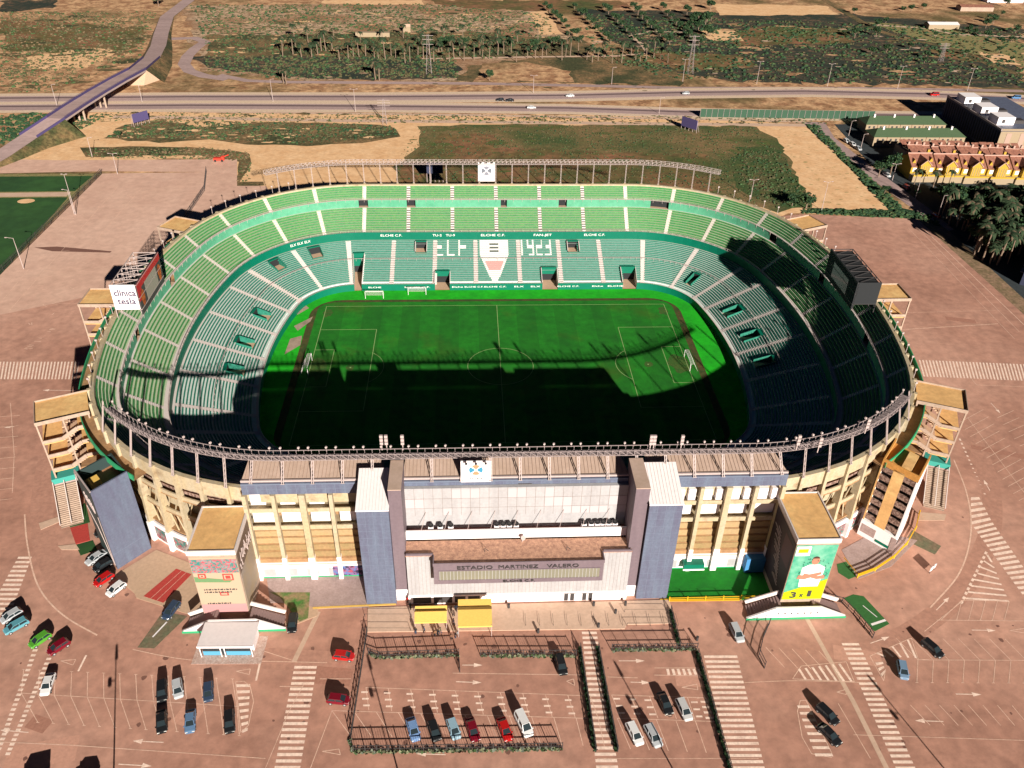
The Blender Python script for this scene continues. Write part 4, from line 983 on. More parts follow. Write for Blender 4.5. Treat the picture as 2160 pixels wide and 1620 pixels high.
crest('square white board with a blue emblem hung on the near gantry above the entrance', -7.5, -76.2, 25.0, 30.0, 5.6, [mat('tan_print', (.35, .22, .12), .6), mat('blue_print', (.04, .22, .35), .6), white])
crest('white board with a grey emblem standing on the far rim gantry of the stadium', -2.3, 77.4, 23.4, 29.9, 5.6, [mat('grey_print', (.20, .20, .24), .6), mat('grey_print2', (.14, .15, .18), .6), white])

# ================================================================ SCOREBOARDS
def scoreboard(label, sx, x0, x1, y0, y1, z0, z1, lit):
    t = thing('scoreboard', label, 'scoreboard', ((x0+x1)/2, (y0+y1)/2, 0)); o = ((x0+x1)/2, (y0+y1)/2, 0)
    xi = x1 if sx < 0 else x0; e = 1 if sx < 0 else -1      # xi: the side facing the pitch
    def B(mb, n, ms, p=t): return mb.build(n, ms, p, loc=o) if False else _sh(mb, n, ms, p, o)
    mb = MB(); mb.box(min(xi, xi-e*.35), max(xi, xi-e*.35), y0, y1, z0, z1, 0)
    mb.box(min(xi, xi+e*.03), max(xi, xi+e*.03), y0, y1, z1-2.0, z1, 1)
    mb.box(min(xi, xi+e*.03), max(xi, xi+e*.03), y0, y0+2.6, z0+3.6, z1-2, 1)
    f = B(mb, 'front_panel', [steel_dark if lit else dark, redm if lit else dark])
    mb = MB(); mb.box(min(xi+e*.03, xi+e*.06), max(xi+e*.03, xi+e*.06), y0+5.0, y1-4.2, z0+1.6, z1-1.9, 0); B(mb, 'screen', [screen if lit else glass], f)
    if lit:
        for a in (y0+1.0, y1-3.6):
            mb = MB(); q = []
            for k in range(14): g = R(k*360/14); q.append((xi+e*.06, a+1.4+1.2*math.cos(g)*(1+.15*math.sin(3*g)), z0+3.6+2.3*math.sin(g)))
            mb.poly(q); B(mb, 'artwork', [orange], f)
    mb = MB(); ya = y0
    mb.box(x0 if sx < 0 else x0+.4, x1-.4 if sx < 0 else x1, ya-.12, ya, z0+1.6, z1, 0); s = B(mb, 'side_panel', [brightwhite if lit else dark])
    if lit:
        pur = mat('purple_print', (.05, .035, .08), .6); text('clínica', 'sign_lettering', 2.4, ((x0+x1)/2-o[0], ya-.16-o[1], z1-2.3), (1, 0, 0), (0, 0, 1), pur, s, width=5.3, depth=.03, bold=.05); text('tesla', 'sign_lettering', 2.4, ((x0+x1)/2-o[0], ya-.16-o[1], z1-4.6), (1, 0, 0), (0, 0, 1), pur, s, width=4.4, depth=.03, bold=.05)
    mb = MB(); rng = random.Random(5)
    for z in (z0+1.5, z0+4.5, z1-.2):
        for a, b in (((x0, y0), (x1, y0)), ((x1, y0), (x1, y1)), ((x1, y1), (x0, y1)), ((x0, y1), (x0, y0))): mb.bar((*a, z), (*b, z), .16)
    for k in range(7):
        y = y0+(y1-y0)*k/6; mb.bar((x0, y, z1-.2), (x1, y, z1-.2), .14); xo = x0 if sx < 0 else x1; xn = x1-.4*1 if sx < 0 else x0+.4
        for x in (xo, xn): mb.bar((x, y, z0-1 if x == xo else z0+.4), (x, y, z1-.2), .16)
        if k < 6:
            y2 = y0+(y1-y0)*(k+1)/6; mb.bar((x0, y, z1-.2), (x1, y2, z1-.2), .1); mb.bar((xo, y, z0+1.5), (xo, y2, z1-.2), .1); mb.bar((x0, y, z0+4.5), (x1, y2, z0+4.5), .1)
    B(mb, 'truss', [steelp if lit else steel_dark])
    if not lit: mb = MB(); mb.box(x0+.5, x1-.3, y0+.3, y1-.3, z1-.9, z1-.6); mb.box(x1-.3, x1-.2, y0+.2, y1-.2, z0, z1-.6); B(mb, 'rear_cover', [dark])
    return t
def _rel(mb, o): mb.v = [(a[0]-o[0], a[1]-o[1], a[2]-o[2]) for a in mb.v]; return mb
def _sh(mb, n, ms, p, o):
    mb.v = [(a[0]-o[0], a[1]-o[1], a[2]-o[2]) for a in mb.v]; return mb.build(n, ms, p)
scoreboard('red framed scoreboard with a grey screen and a white clinic advert on its side', -1, -96.0, -89.6, -9.0, 9.0, 22.6, 31.0, True)
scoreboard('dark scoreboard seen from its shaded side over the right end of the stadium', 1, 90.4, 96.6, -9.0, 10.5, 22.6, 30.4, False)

# ================================================================ TOWERS
def ad_tower(label, x0, x1, y0, y1, h, front, side, side_is_left):
    o = ((x0+x1)/2, y0, 0); t = thing('stair_tower', label, 'tower', o)
    def B(mb, n, ms, p=t): return _sh(mb, n, ms, p, o)
    mb = MB(); mb.box(x0, x1, y0, y1, 0, h-1.0, 0); mb.box(x0-.15, x1+.15, y0-.15, y1+.15, h-.998, h-.1, 1); b = B(mb, 'wall', [concrete, stairwhite])
    mb = MB(); mb.box(x0+.25, x1-.25, y0+.25, y1-.25, h-.098, h-.04, 0)
    for a, c, e, f in ((x0-.15, x1+.15, y0-.15, y0+.1), (x0-.15, x1+.15, y1-.1, y1+.15)): mb.box(a, c, e, f, h-.098, h+.12, 1)
    for a, c in ((x0-.15, x0+.1), (x1-.1, x1+.15)): mb.box(a, c, y0+.1, y1-.1, h-.098, h+.12, 1)
    B(mb, 'roof', [beige_deck, stairwhite]); front(B, x0, x1, y0, h); side(B, x0 if side_is_left else x1, y0, y1, h, -1 if side_is_left else 1)
    return t
def left_front(B, x0, x1, y, h):
    mb = MB(); Y = y-.06; mb.box(x0+.1, x1-.1, Y, y, 1.2, h-1.6, 0); mb.box(x0+.1, x1-.1, Y-.02, Y, 2.0, 4.4, 4)
    mb.box(x0+.1, x1-.1, Y-.03, Y, h-5.6, h-2.1, 1)
    mb.poly([(x0+.1, Y-.03, h-6.6), (x0+.1, Y-.03, h-8.0), (x1-2.2, Y-.03, h-8.2), (x1-1.5, Y-.03, h-7.6)][::1], 2)
    for a, c, z, s in ((x0+.9, x0+2.3, h-7.0, 1.2), (x1-3.2, x1-1.3, h-7.6, 1.7), (x0+4.0, x0+5.6, h-11.7, .9)): mb.box(a, c, Y-.05, Y, z, z+s, 3); mb.box(a+.25, c-.25, Y-.06, Y, z+.25, z+s-.25, 0); mb.box(a+.5, c-.5, Y-.08, Y, z+.45, z+s-.45, 3)
    p = B(mb, 'poster', [mat('cream_poster', (.40, .30, .21), .6), mat('crowd_print', (.22, .22, .22), .6, .0, 1.3, (.03, .18, .16), mix2=((.42, .08, .10), 2.2, .5, .55), lo=.45, hi=.55), mat('poster_green', (.12, .22, .10), .6), mat('poster_red', (.5, .05, .04), .6), mat('poster_pink', (.42, .22, .22), .6)])
    mb = MB()
    for row, n in ((h-10.2, 17), (h-10.9, 14), (h-14.0, 12)):
        for k in range(n): a = x0+1.3+k*.36+(.05*(k*7 % 3)); mb.box(a, a+.24, Y-.075, Y-.055, row, row+.26+.1*(k % 2), 0)
    split_rows(mb, 'fine_print', [steel_dark], p, B)
def split_rows(mb, n, ms, p, B):
    rows = {}
    for f, m in zip(mb.f, mb.m): rows.setdefault(min((10.2, 10.9, 14.0), key=lambda r: abs(mb.v[f[0]][2]-(18.5-r))), []).append(f)
    for r in rows.values():
        q = MB()
        for f in r: q.poly([mb.v[i] for i in f])
        B(q, n, ms, p)
def left_side(B, x, y0, y1, h, s):
    X = x+s*.06; mb = MB(); mb.box(min(x, X), max(x, X), y0+.5, y1-.8, h-6.5, h-1.6, 0); mb.box(min(x, X), max(x, X), y0+.4, y1-.6, 2, h-6.6, 1); p = B(mb, 'banner', [mat('brown_banner', (.12, .08, .06), .6), mat('pale_print', (.30, .25, .21), .6, 0, .25, (.34, .26, .16))])
    mb = MB(); rr = random.Random(4)
    for k in range(26): yy = y0+1.2+(y1-y0-3)*k/26; zz = h-4.6+rr.uniform(-1, 1); mb.bar((X+.03, yy, zz-.9), (X+.03, yy+rr.uniform(-.4, .5), zz+rr.uniform(.3, 1.3)), .12)
    B(mb, 'brush_lettering', [steelp], p)
def right_front(B, x0, x1, y, h):
    Y = y-.06; w_ = x1-x0; g1 = mat('ad_green', (.01, .26, .15), .6, 0, .35, (.16, .40, .28)); yl = mat('ad_yellow', (.42, .46, .0), .6)
    mb = MB(); mb.box(x0+.1, x1-.1, Y, y, 3.4, h-1.5, 0); mb.poly([(x0+.1, Y-.03, 3.4), (x1-.1, Y-.03, 3.4), (x1-.1, Y-.03, 9.0), (x0+w_*.62, Y-.03, 7.6), (x0+.1, Y-.03, 5.4)], 1)
    mb.box(x0+.2, x0+2.9, Y-.04, Y, h-4.2, h-1.8, 2); mb.box(x0+.6, x0+2.5, Y-.06, Y, h-3.4, h-2.4, 1)
    p = B(mb, 'poster', [g1, yl, brightwhite])
    # the player on the poster, arms crossed, as flat shapes
    skin = mat('print_skin', (.38, .17, .11), .6); hair = mat('print_hair', (.06, .03, .02), .6); mb = MB(); cx = x0+w_*.56; Yp = Y-.05
    def bl(pts, m, dy=0): mb.poly([(cx+a, Yp-dy, b) for a, b in pts], m)
    bl([(-1.9, 7.0), (1.9, 7.0), (2.1, 9.5), (2.2, 12.2), (1.0, 13.0), (-1.0, 13.0), (-2.2, 12.2), (-2.1, 9.5)], 0)
    bl([(.75*math.cos(R(a)), 14.0+1.05*math.sin(R(a))) for a in range(0, 360, 30)], 1, .01); bl([(.75*math.cos(R(a)), 14.35+.85*math.sin(R(a))) for a in range(20, 161, 20)], 2, .02)
    bl([(-2.7, 9.2), (-1.2, 9.0), (1.9, 10.3), (1.8, 11.0), (-1.2, 10.2), (-2.5, 10.2)], 1, .02); bl([(2.7, 9.2), (1.2, 9.0), (-1.7, 10.1), (-1.5, 10.7), (1.2, 9.9), (2.5, 10.2)], 1, .03)
    B(mb, 'printed_figure', [brightwhite, skin, hair], p)
    mb = MB(); rr = random.Random(9)
    for k in range(34):
        a = R(rr.uniform(-30, 210)); r = rr.uniform(2.4, 3.5); bx, bz = r*math.cos(a), 11+r*1.1*math.sin(a)
        if abs(bx) < w_/2-.7 and bz < h-2.5: bl([(bx-.14, bz), (bx+.14, bz-.1), (bx, bz+.25)], 0, .01)
    B(mb, 'printed_speck', [mat('print_dark_green', (.01, .10, .07), .6)], p)
    q = (x0+x1)/2
    for s, x, z, wd in (('3', q-1.9, 4.6, 1.2), ('x', q-.3, 4.6, .8), ('1', q+1.2, 4.9, .7)): text(s, 'sign_lettering', 2.2 if s != 'x' else 1.5, (x-(x0+x1)/2, Yp-.03-y, z), (1, 0, 0), (0, 0, 1), steel_dark, p, width=wd, depth=.02, bold=.06)
def right_side(B, x, y0, y1, h, s):
    X = x+s*.06; mb = MB(); mb.box(min(x, X), max(x, X), y0+.3, y1-.3, 1.5, h-1.6, 0); mb.box(min(X, X+s*.02), max(X, X+s*.02), y0+1, y0+5, h-9, h-3, 1); p = B(mb, 'banner', [mat('dark_banner', (.035, .022, .03), .6), mat('plum_print', (.08, .035, .045), .6)])
    mb = MB(); rr = random.Random(6)
    for k in range(18): zz = 4+k*.62; yy = y0+3+k*.22; mb.bar((X+s*.03, yy, zz), (X+s*.03, yy+rr.uniform(1, 3.6), zz+rr.uniform(.2, .6)), .16)
    B(mb, 'brush_lettering', [steelp], p)
ad_tower('boxy stair tower with a tan roof, crowd poster and white ticket hall in front', -59.5, -51.0, -86.3, -74.8, 18.5, left_front, left_side, False)
ad_tower('boxy stair tower with a tan roof and a green and yellow 3x1 football poster', 51.4, 59.4, -87.6, -75.0, 19.6, right_front, right_side, True)
# the rotated towers at the corners: A nearest corner, AB the flank towards the entrance, AC the outer face
def rot_tower(label, sx, closed):
    A = np.array([sx*80.4, -72.9, 0.0]); AB = np.array([-sx*4.6, 5.4, 0])*1.08; AC = np.array([sx*5.4, 6.6, 0]); lb, lc = np.linalg.norm(AB), np.linalg.norm(AC)
    t = thing('stair_tower', label, 'tower', tuple(A.tolist()))
    ex, ey = AB/lb, AC/lc; H = 21.0
    def B(mb, n, ms, p=t): return _sh(mb, n, ms, p, tuple(A.tolist()))
    def F(): return MB().frame(A, ex, ey, (0, 0, 1))
    def flip(mb): return mb
    mb = F(); th = .35
    if closed:
        mb.box(0, lb, 0, th, 0, H, 0); mb.box(0, th, th, lc, 0, H-.6, 1); mb.box(lb-th, lb, th, lc, 0, H-.6, 1); mb.box(th, lb-th, lc-th, lc, 0, H-.6, 1)
        mb.box(.02, lb-.02, -.02, 0, 4.0, 4.08, 2); B(mb, 'wall', [slate, mat('dark_green_cladding', (.03, .05, .05), .6), slatejoint])
        mb = F(); mb.box(th, lb-th, th, lc-th, H-3.4, H-3.1, 0); mb.box(1.0, 3.2, 2, 6, H-3.1, H-1.6, 1); mb.box(4, 5.2, 1.2, 2.4, H-3.1, H-2.0, 2); B(mb, 'roof', [mat('orange_roof', (.42, .20, .10), .8, .2, .8), yellow, steel])
        mb = F(); mb.bar((0, 0, H), (0, lc, H), .25, m=0); mb.bar((-.1, .6, 1), (-.1, lc*.5, 9), .12); mb.bar((-.1, lc*.5, 9), (-.1, lc-.4, 12), .12); mb.bar((-.1, .3, 1), (-.1, .8, 14), .1)
        for k in range(9): mb.bar((-.1, 2+k*.5, 14.2+.1*k), (-.1, 2.3+k*.5, 16+(k % 3)*.5), .18)
        mb.box(-.1, .2, lc-.1, lc+.9, H-2.6, H-1.0, 0); split_build(_rel(mb, A), 'wall_marking', [steelp], t)
    else:
        # open flank: a wide tan stair spine with a ladder of windows either side
        mb = F(); mb.box(lb*.36, lb*.66, 0, .4, 4.5, H-1, 0); mb.box(0, th, th, lc, 4.5, H-2, 1); mb.box(lb-th, lb, th, lc, 4.5, H-2, 1); mb.box(0, .3, -.05, .5, 4.5, H-1.4, 1); mb.box(lb-.3, lb, -.05, .5, 4.5, H-1.4, 0)
        for k in range(7): z = 5.0+k*2.2; mb.box(.3, lb-.3, .02, .38, z, z+1.25, 2)
        mb.box(.3, lb-.3, 1.2, 1.4, 4, H-1, 3); B(mb, 'wall', [beige_deck, brightwhite, pinkgrille, dark])
        mb = F(); mb.box(0, lb, 0, lc, H-1.4, H-1.0, 0); mb.box(0, lb, 0, .3, H-.998, H+.2, 0); mb.box(0, .3, .3, lc, H-.998, H+.2, 0); mb.box(lb-.3, lb, .3, lc, H-.998, H+.2, 0); mb.box(2, 4, 1.5, lc-1.5, H-.998, H-.2, 1); B(mb, 'roof', [mat('ochre_roof', (.50, .24, .06), .85, .2, .5), beige_deck])
        mb = F(); mb.box(-.1, lb+.1, -.1, lc+.1, 0, 4.498, 0); mb.box(-.3, 0.1*lb, -.2, -.1, 0, 4.0, 2); mb.box(.2, lb*.5, -.16, -.1, .6, 1.3, 1); mb.box(lb*.55, lb-.3, -.16, -.1, 1.2, 3.4, 2); B(mb, 'base', [brightwhite, bandgreen, paving])
    return t
rot_tower('slate grey windowless tower with an open orange roof at the left corner', -1, True)
rot_tower('ochre stair tower with rows of window openings at the right corner', 1, False)
# open zigzag stair towers: slabs and flights between thin frames, ramp at the foot
def open_stair(label, cx, cy, ang, lab, ramp=True):
    t = thing('open_stair_tower', label, 'stair tower', (cx, cy, 0), ang, None); W_, D_ = 8.4, 10.4; H = 21.0; L4 = (H, 17.2, 13.4, 9.6)
    mb = MB(); mb.box(0, D_, -W_/2, W_/2, H-.35, H-.05, 0); mb.box(-.1, D_+.15, -W_/2-.15, -W_/2, H-.5, H+.35, 1); mb.box(-.1, D_+.15, W_/2, W_/2+.15, H-.5, H+.35, 1); mb.box(D_, D_+.15, -W_/2, W_/2, H-.5, H+.35, 1)
    mb.build('roof', [beige_deck, concrete], t)
    for x in (0.2, D_/2, D_-.1):
        for y in (-W_/2+.1, W_/2-.1): mb = MB(); mb.bar((x, y, 4.5 if x < D_-.2 else 5.2), (x, y, H-.5), .32); mb.build('post', [concrete], t)
    for i, (za, zb) in enumerate(zip(L4[:-1], L4[1:])):
        mb = MB()
        for y, s in ((-W_/2, -1), (W_/2, 1)):
            z1, z0 = za-1.8, zb
            mb.bar((0, y, zb+.6), (D_*.3, y, zb+.6), .22, .75); mb.bar((D_*.3, y, zb+.6), (D_*.62, y, zb-1.2), .22, .75); mb.bar((D_*.62, y, zb-1.2), (D_, y, zb-1.2), .22, .75)
        split_build(mb, 'zigzag_parapet', [concrete], t)
        mb = MB(); mb.box(0, D_*.3, -W_/2+.12, W_/2-.12, zb-.2, zb, 0); mb.box(D_*.62, D_, -W_/2+.12, W_/2-.12, zb-2.0, zb-1.8, 0)
        for s in (-1, 1):
            y0_, y1_ = (-W_/2+.12, -.3) if s < 0 else (.3, W_/2-.12)
            za_, zb_ = (zb, zb-1.8) if s < 0 else (zb+1.8, zb-1.8)
            for k in range(7): x = D_*.3+k*D_*.32/7; z = za_+(zb_-za_)*k/7; mb.box(x, x+D_*.32/7, y0_, y1_, z-.35, z-.1, 1)
        mb.build('stair_flight', [beige_deck, sandpave], t)
    mb = MB(); mb.box(-1.5, D_*.5, -W_/2+.2, W_/2-.2, 0, 7.2, 0); mb.build('core_wall', [soffit], t)
    mb = MB(); mb.box(D_*.5, D_+1.0, -W_/2-.6, W_/2+.2, 4.6, 4.9, 0); mb.box(D_*.55, D_+.9, -W_/2-.5, -W_/2+3.0, 4.91, 6.2, 1); mb.build('landing', [paving, mat('turquoise_glazing', (.05, .30, .25), .3)], t)
    if ramp:
        mb = MB(); n = 22
        for k in range(n): y = -W_/2-.6-k*.42; z = 4.7-(k+1)*4.6/n; mb.box(D_-3.6, D_+.8, y-.42, y, z-.35, z, 0)
        for x in (D_-3.8, D_-1.4, D_+.8): mb.bar((x, -W_/2-.6, 5.5), (x, -W_/2-9.8, .9), .14, .35, 1)
        mb.build('stair_flight', [concrete, stairwhite], t)
    return t
def on_rim(u, d=34.2): p, n = crv(u, d), nrm(u); return p[0], p[1], math.atan2(n[1], n[0])
for u, lb in ((25.53, 'open zigzag stair tower at the near left end, three levels of stairs in view'), (28.6, 'open stair tower on the left end just below the red scoreboard'), (31.45, 'open stair tower on the far left curve, only its top deck in view'),
              (12.47, 'open zigzag stair tower at the near right end, three levels of stairs in view'), (9.4, 'open stair tower on the right end beside the dark scoreboard'), (6.55, 'open stair tower on the far right curve, only its top deck in view')):
    x, y, a = on_rim(u); o = open_stair(lb, x, y, a, None); o.scale = (1, -1 if x < 0 else 1, 1)

# trapezoid ticket walls with stair flanks before the two ad towers
for lb, x0, x1, y in (('white ticket wall with a green foot below the crowd poster tower', -63.0, -43.8, -89.4), ('white ticket wall with a green foot below the green poster tower', 44.6, 64.2, -89.7)):
    xm = (x0+x1)/2; t = thing('ticket_wall', lb, 'wall', (xm, y, 0)); h = (x1-x0)/2
    mb = MB(); pr = [(-h, .5), (-h*.45, 3.2), (h*.45, 3.2), (h, .5)]
    f = [(-h, 0, 0), (h, 0, 0)]+[(a, 0, b) for a, b in pr[::-1]]; mb.poly(f, 0); mb.poly([(a, .4, b) for a, _, b in f][::-1], 0)
    for i in range(len(f)): a, b = f[i], f[(i+1) % len(f)]; mb.poly([a, (a[0], .4, a[2]), (b[0], .4, b[2]), b][::-1], 0)
    mb.build('wall', [brightwhite], t); mb = MB(); mb.box(-h-.05, h+.05, -.08, -.01, 0, .55, 0); mb.build('green_plinth', [green_trim], t)
    mb = MB()
    for k in range(7): a = -h*.4+k*h*.13; mb.box(a, a+.3, -.05, -.01, 1.5, 1.9, 0)
    mb.build('window', [steel_dark], t)
    for s in (-1, 1):
        mb = MB()
        for k in range(12): a = s*(h*.32+k*(h*.62)/12); c = s*(h*.32+(k+1)*(h*.62)/12); z = 2.9-k*.23; mb.box(min(a, c), max(a, c), .45, 3.4, 0, z, 0)
        mb.bar((s*h*.3, 3.5, 3.9), (s*h*.95, 3.5, 1.2), .25, .9, 1); mb.build('stair_flight', [mat('mauve_steps', (.24, .16, .15), .8), stairwhite], t)
# kiosk
t = thing('ticket_kiosk', 'white flat roofed ticket kiosk with blue glazing before the crowd poster tower', 'kiosk', (-53.3, -92.4, 0), R(-1.5))
mb = MB(); mb.box(-5.0, 5.0, -2.8, 2.7, 2.9, 3.2, 0); mb.box(-5.05, 5.05, -2.85, -2.8, 2.75, 3.25, 0); mb.build('roof', [white], t)
mb = MB(); mb.box(-4.6, 4.6, -1.2, 2.4, 0, 2.9, 0); mb.build('wall', [white], t)
for a, c in ((-4.4, -1.1), (-.2, 4.2)): mb = MB(); mb.box(a, c, -2.3, -2.2, .1, 1.2, 0); mb.box(a, c, -2.3, -2.2, 1.25, 2.6, 1); mb.build('window', [bluegl, glass], t)
mb = MB(); mb.box(-.9, -.4, -2.3, -2.2, .1, 2.6, 0); mb.build('door', [glass], t)
for x in (-4.7, -1.0, -.3, 4.6): mb = MB(); mb.bar((x, -2.6, 0), (x, -2.6, 2.9), .14); mb.build('post', [brightwhite], t)
mb = MB(); mb.prism([(-6.2, -4.2), (6.4, -4.2), (6.4, 2.0), (-6.2, 2.0)], -.04, .05); mb.build('slab', [mat('speckled_paving', (.42, .27, .22), .9, .3, 1.5, (.55, .42, .36))], t)
# awnings
for lb, x0, x1, y0, y1, hh in (('yellow fabric canopy by the entrance, left and smaller of the pair', -19.4, -13.3, -90.3, -86.9, 2.6), ('yellow fabric canopy by the entrance, right and larger of the pair', -11.2, -4.8, -92.0, -86.0, 3.2)):
    t = thing('entrance_canopy', lb, 'awning', ((x0+x1)/2, (y0+y1)/2, 0), 0, 'yellow canopies by the entrance'); a, b = (x1-x0)/2, (y1-y0)/2
    mb = MB(); mb.poly([(-a, -b, hh), (a, -b, hh), (a, b*.1, hh+.7), (-a, b*.1, hh+.7)], 0); mb.poly([(-a, b*.1, hh+.7), (a, b*.1, hh+.7), (a, b*.5, hh+.1), (-a, b*.5, hh+.1)], 0); mb.poly([(-a, b*.5, hh+.1), (a, b*.5, hh+.1), (a, b, hh+.5), (-a, b, hh+.5)], 0); mb.box(-a, a, -b-.05, -b, hh-.35, hh, 0); mb.build('fabric', [yellow], t)
    for x in (-a+.1, a-.1):
        for y in (-b+.1, b-.1): mb = MB(); mb.bar((x, y, 0), (x, y, hh+.1), .1); mb.build('post', [steel], t)

# ================================================================ FENCES AND HEDGES
post0 = None
def fence(label, pts, h=1.8, gap=1.9, hedge=False, pale=True, grp='mesh fences round the parking bays'):
    global post0
    P = [np.array(G(*a)) for a in pts]; t = thing('hedged_fence' if hedge else 'mesh_fence', label, 'fence', tuple(P[0].tolist()), 0, grp); o = P[0]
    rail = MB(); hd = MB(); rr = random.Random(label); acc = []
    for a, b in zip(P[:-1], P[1:]):
        L = np.linalg.norm(b-a); n = max(1, round(L/gap)); d = (b-a)/L; nn = np.array([-d[1], d[0], 0])
        for z in (h-.05, h*.5, .15): rail.bar(a-o+(0, 0, z), b-o+(0, 0, z), .09)
        for k in range(n+1 if b is P[-1] else n): acc.append(a+(b-a)*k/n)
        for k in range(int(L/.4)): q = a+d*k*.4-o; rail.bar(q+(0, 0, .1), q+(0, 0, h-.05), .035)
        if hedge:
            for k in range(int(L*(13 if pale else 20))):
                q = a+d*rr.uniform(0, L)+nn*rr.uniform(-.4, .05)-o; z = rr.uniform(.02, .45 if pale else .7); s = rr.uniform(.1, .24); an = rr.uniform(0, 6.28); v1 = np.array([math.cos(an), math.sin(an), rr.uniform(-.5, .5)])*s; v2 = np.array([-math.sin(an), math.cos(an), rr.uniform(-.2, .8)])*s
                q = q+(0, 0, z); hd.poly([q-v1-v2, q+v1-v2, q+v1+v2, q-v1+v2], rr.choice((2, 2, 3, 1) if pale else (0, 0, 0, 1)))
    rail.build('rail', [steel_dark], t)
    if hedge: hd.build('hedge', [leafA, leafB, mat('pale_hedge', (.20, .21, .12), .9, .3, .8), mat('grey_hedge', (.14, .16, .12), .9, .3, .8)], t)
    for q in acc:
        if post0 is None: mb = MB(); mb.box(-.06, .06, -.06, .06, 0, 1, 0); p = post0 = mb.build('post', [steel_dark], t)
        else: p = post0.copy(); COL.objects.link(p); p.parent = t
        p.location = tuple((q-o).tolist()); p.scale = (1, 1, h+.1)
fence('low hedge and mesh fence behind the parking bays, left of the entrance gap', [(778, 1380), (800, 1388), (968, 1382)], hedge=True)
fence('low hedge and mesh fence behind the parking bays, right of the entrance gap', [(1014, 1384), (1215, 1384)], hedge=True)
fence('low hedge and mesh fence behind the bays right of the stepped crossing', [(1290, 1372), (1470, 1370)], hedge=True)
fence('long mesh fence with a hedge at the head of the row of six parked cars', [(740, 1560), (746, 1586), (1186, 1580)], hedge=True)
fence('side fence running down from the plaza at the left of the parking bays', [(775, 1332), (740, 1560)], h=1.3)
fence('fence along the left side of the narrow striped path', [(1224, 1368), (1257, 1586)], h=1.6, hedge=True, pale=False)
fence('fence along the right side of the narrow striped path', [(1262, 1368), (1303, 1586)], h=1.6, hedge=True, pale=False)
fence('hedged fence along the left side of the wide zebra crossing', [(1472, 1378), (1546, 1640)], h=1.4, hedge=True, pale=False)
fence('short hedged fence going down from the right corner of the plaza', [(1415, 1288), (1434, 1362)], h=1.4, hedge=True, pale=False)
fence('curved free standing fence below the green poster tower', [(1612, 1410), (1600, 1385), (1608, 1350), (1622, 1318)], h=2.0)
fence('curved fence sweeping from the green poster tower to the green lane', [(1742, 1262), (1775, 1272), (1800, 1296), (1834, 1336), (1840, 1346)], h=1.6)
fence('short fence stub standing alone beside the entrance gap', [(968, 1384), (970, 1418)], h=1.2)
fence('long brown wire fence across the pale car park behind the left curve', [(436, 362), (432, 402), (386, 470)], h=2.2, gap=5, grp='fences of the back car park')
fence('long wire fence between the practice fields and the pale car park', [(214, 368), (8, 572), (-40, 620)], h=2.4, gap=6, grp='fences of the back car park')
mb = MB(); a = G(770, 1302); b = G(868, 1302); c = G(1317, 1292); d = G(1408, 1292)
for p, q in ((a, b), (c, d)):
    for k in (0, 3): mb.bar((p[0], p[1]-k*1.1, .95), (q[0], q[1]-k*1.1, .95), .04); mb.bar((p[0], p[1]-k*1.1, 0), (p[0], p[1]-k*1.1, .95), .07); mb.bar((q[0], q[1]-k*1.1, 0), (q[0], q[1]-k*1.1, .95), .07)
for k in range(12): p = G(1108+k*29, 1308); mb.bar((p[0], p[1]+1.2, .5), (p[0], p[1]-1.4, .5), .05); mb.bar((p[0], p[1]-1.4, 0), (p[0], p[1]-1.4, .5), .06)
mb.build('queue_railing', [steel_dark], None, label='thin queue railings on the beige entrance plaza', cat='railing')
bol = None
for i, q in enumerate(((920, 1281), (1073, 1281), (1252, 1277), (1319, 1276), (1298, 1293), (1262, 1322), (1135, 1334), (1470, 1350))):
    if bol is None: mb = MB(); mb.tube((0, 0, 0), (0, 0, .9), .28, .24, n=10); mb.tube((0, 0, .9), (0, 0, .95), .28, n=10); p = bol = mb.build('litter_bin', [steel_dark])
    else: p = bol.copy(); COL.objects.link(p)
    p.location = G(*q, .13); tag(p, 'small dark round bin on the plaza before the entrance', 'bin', 'dark bins on the plaza')

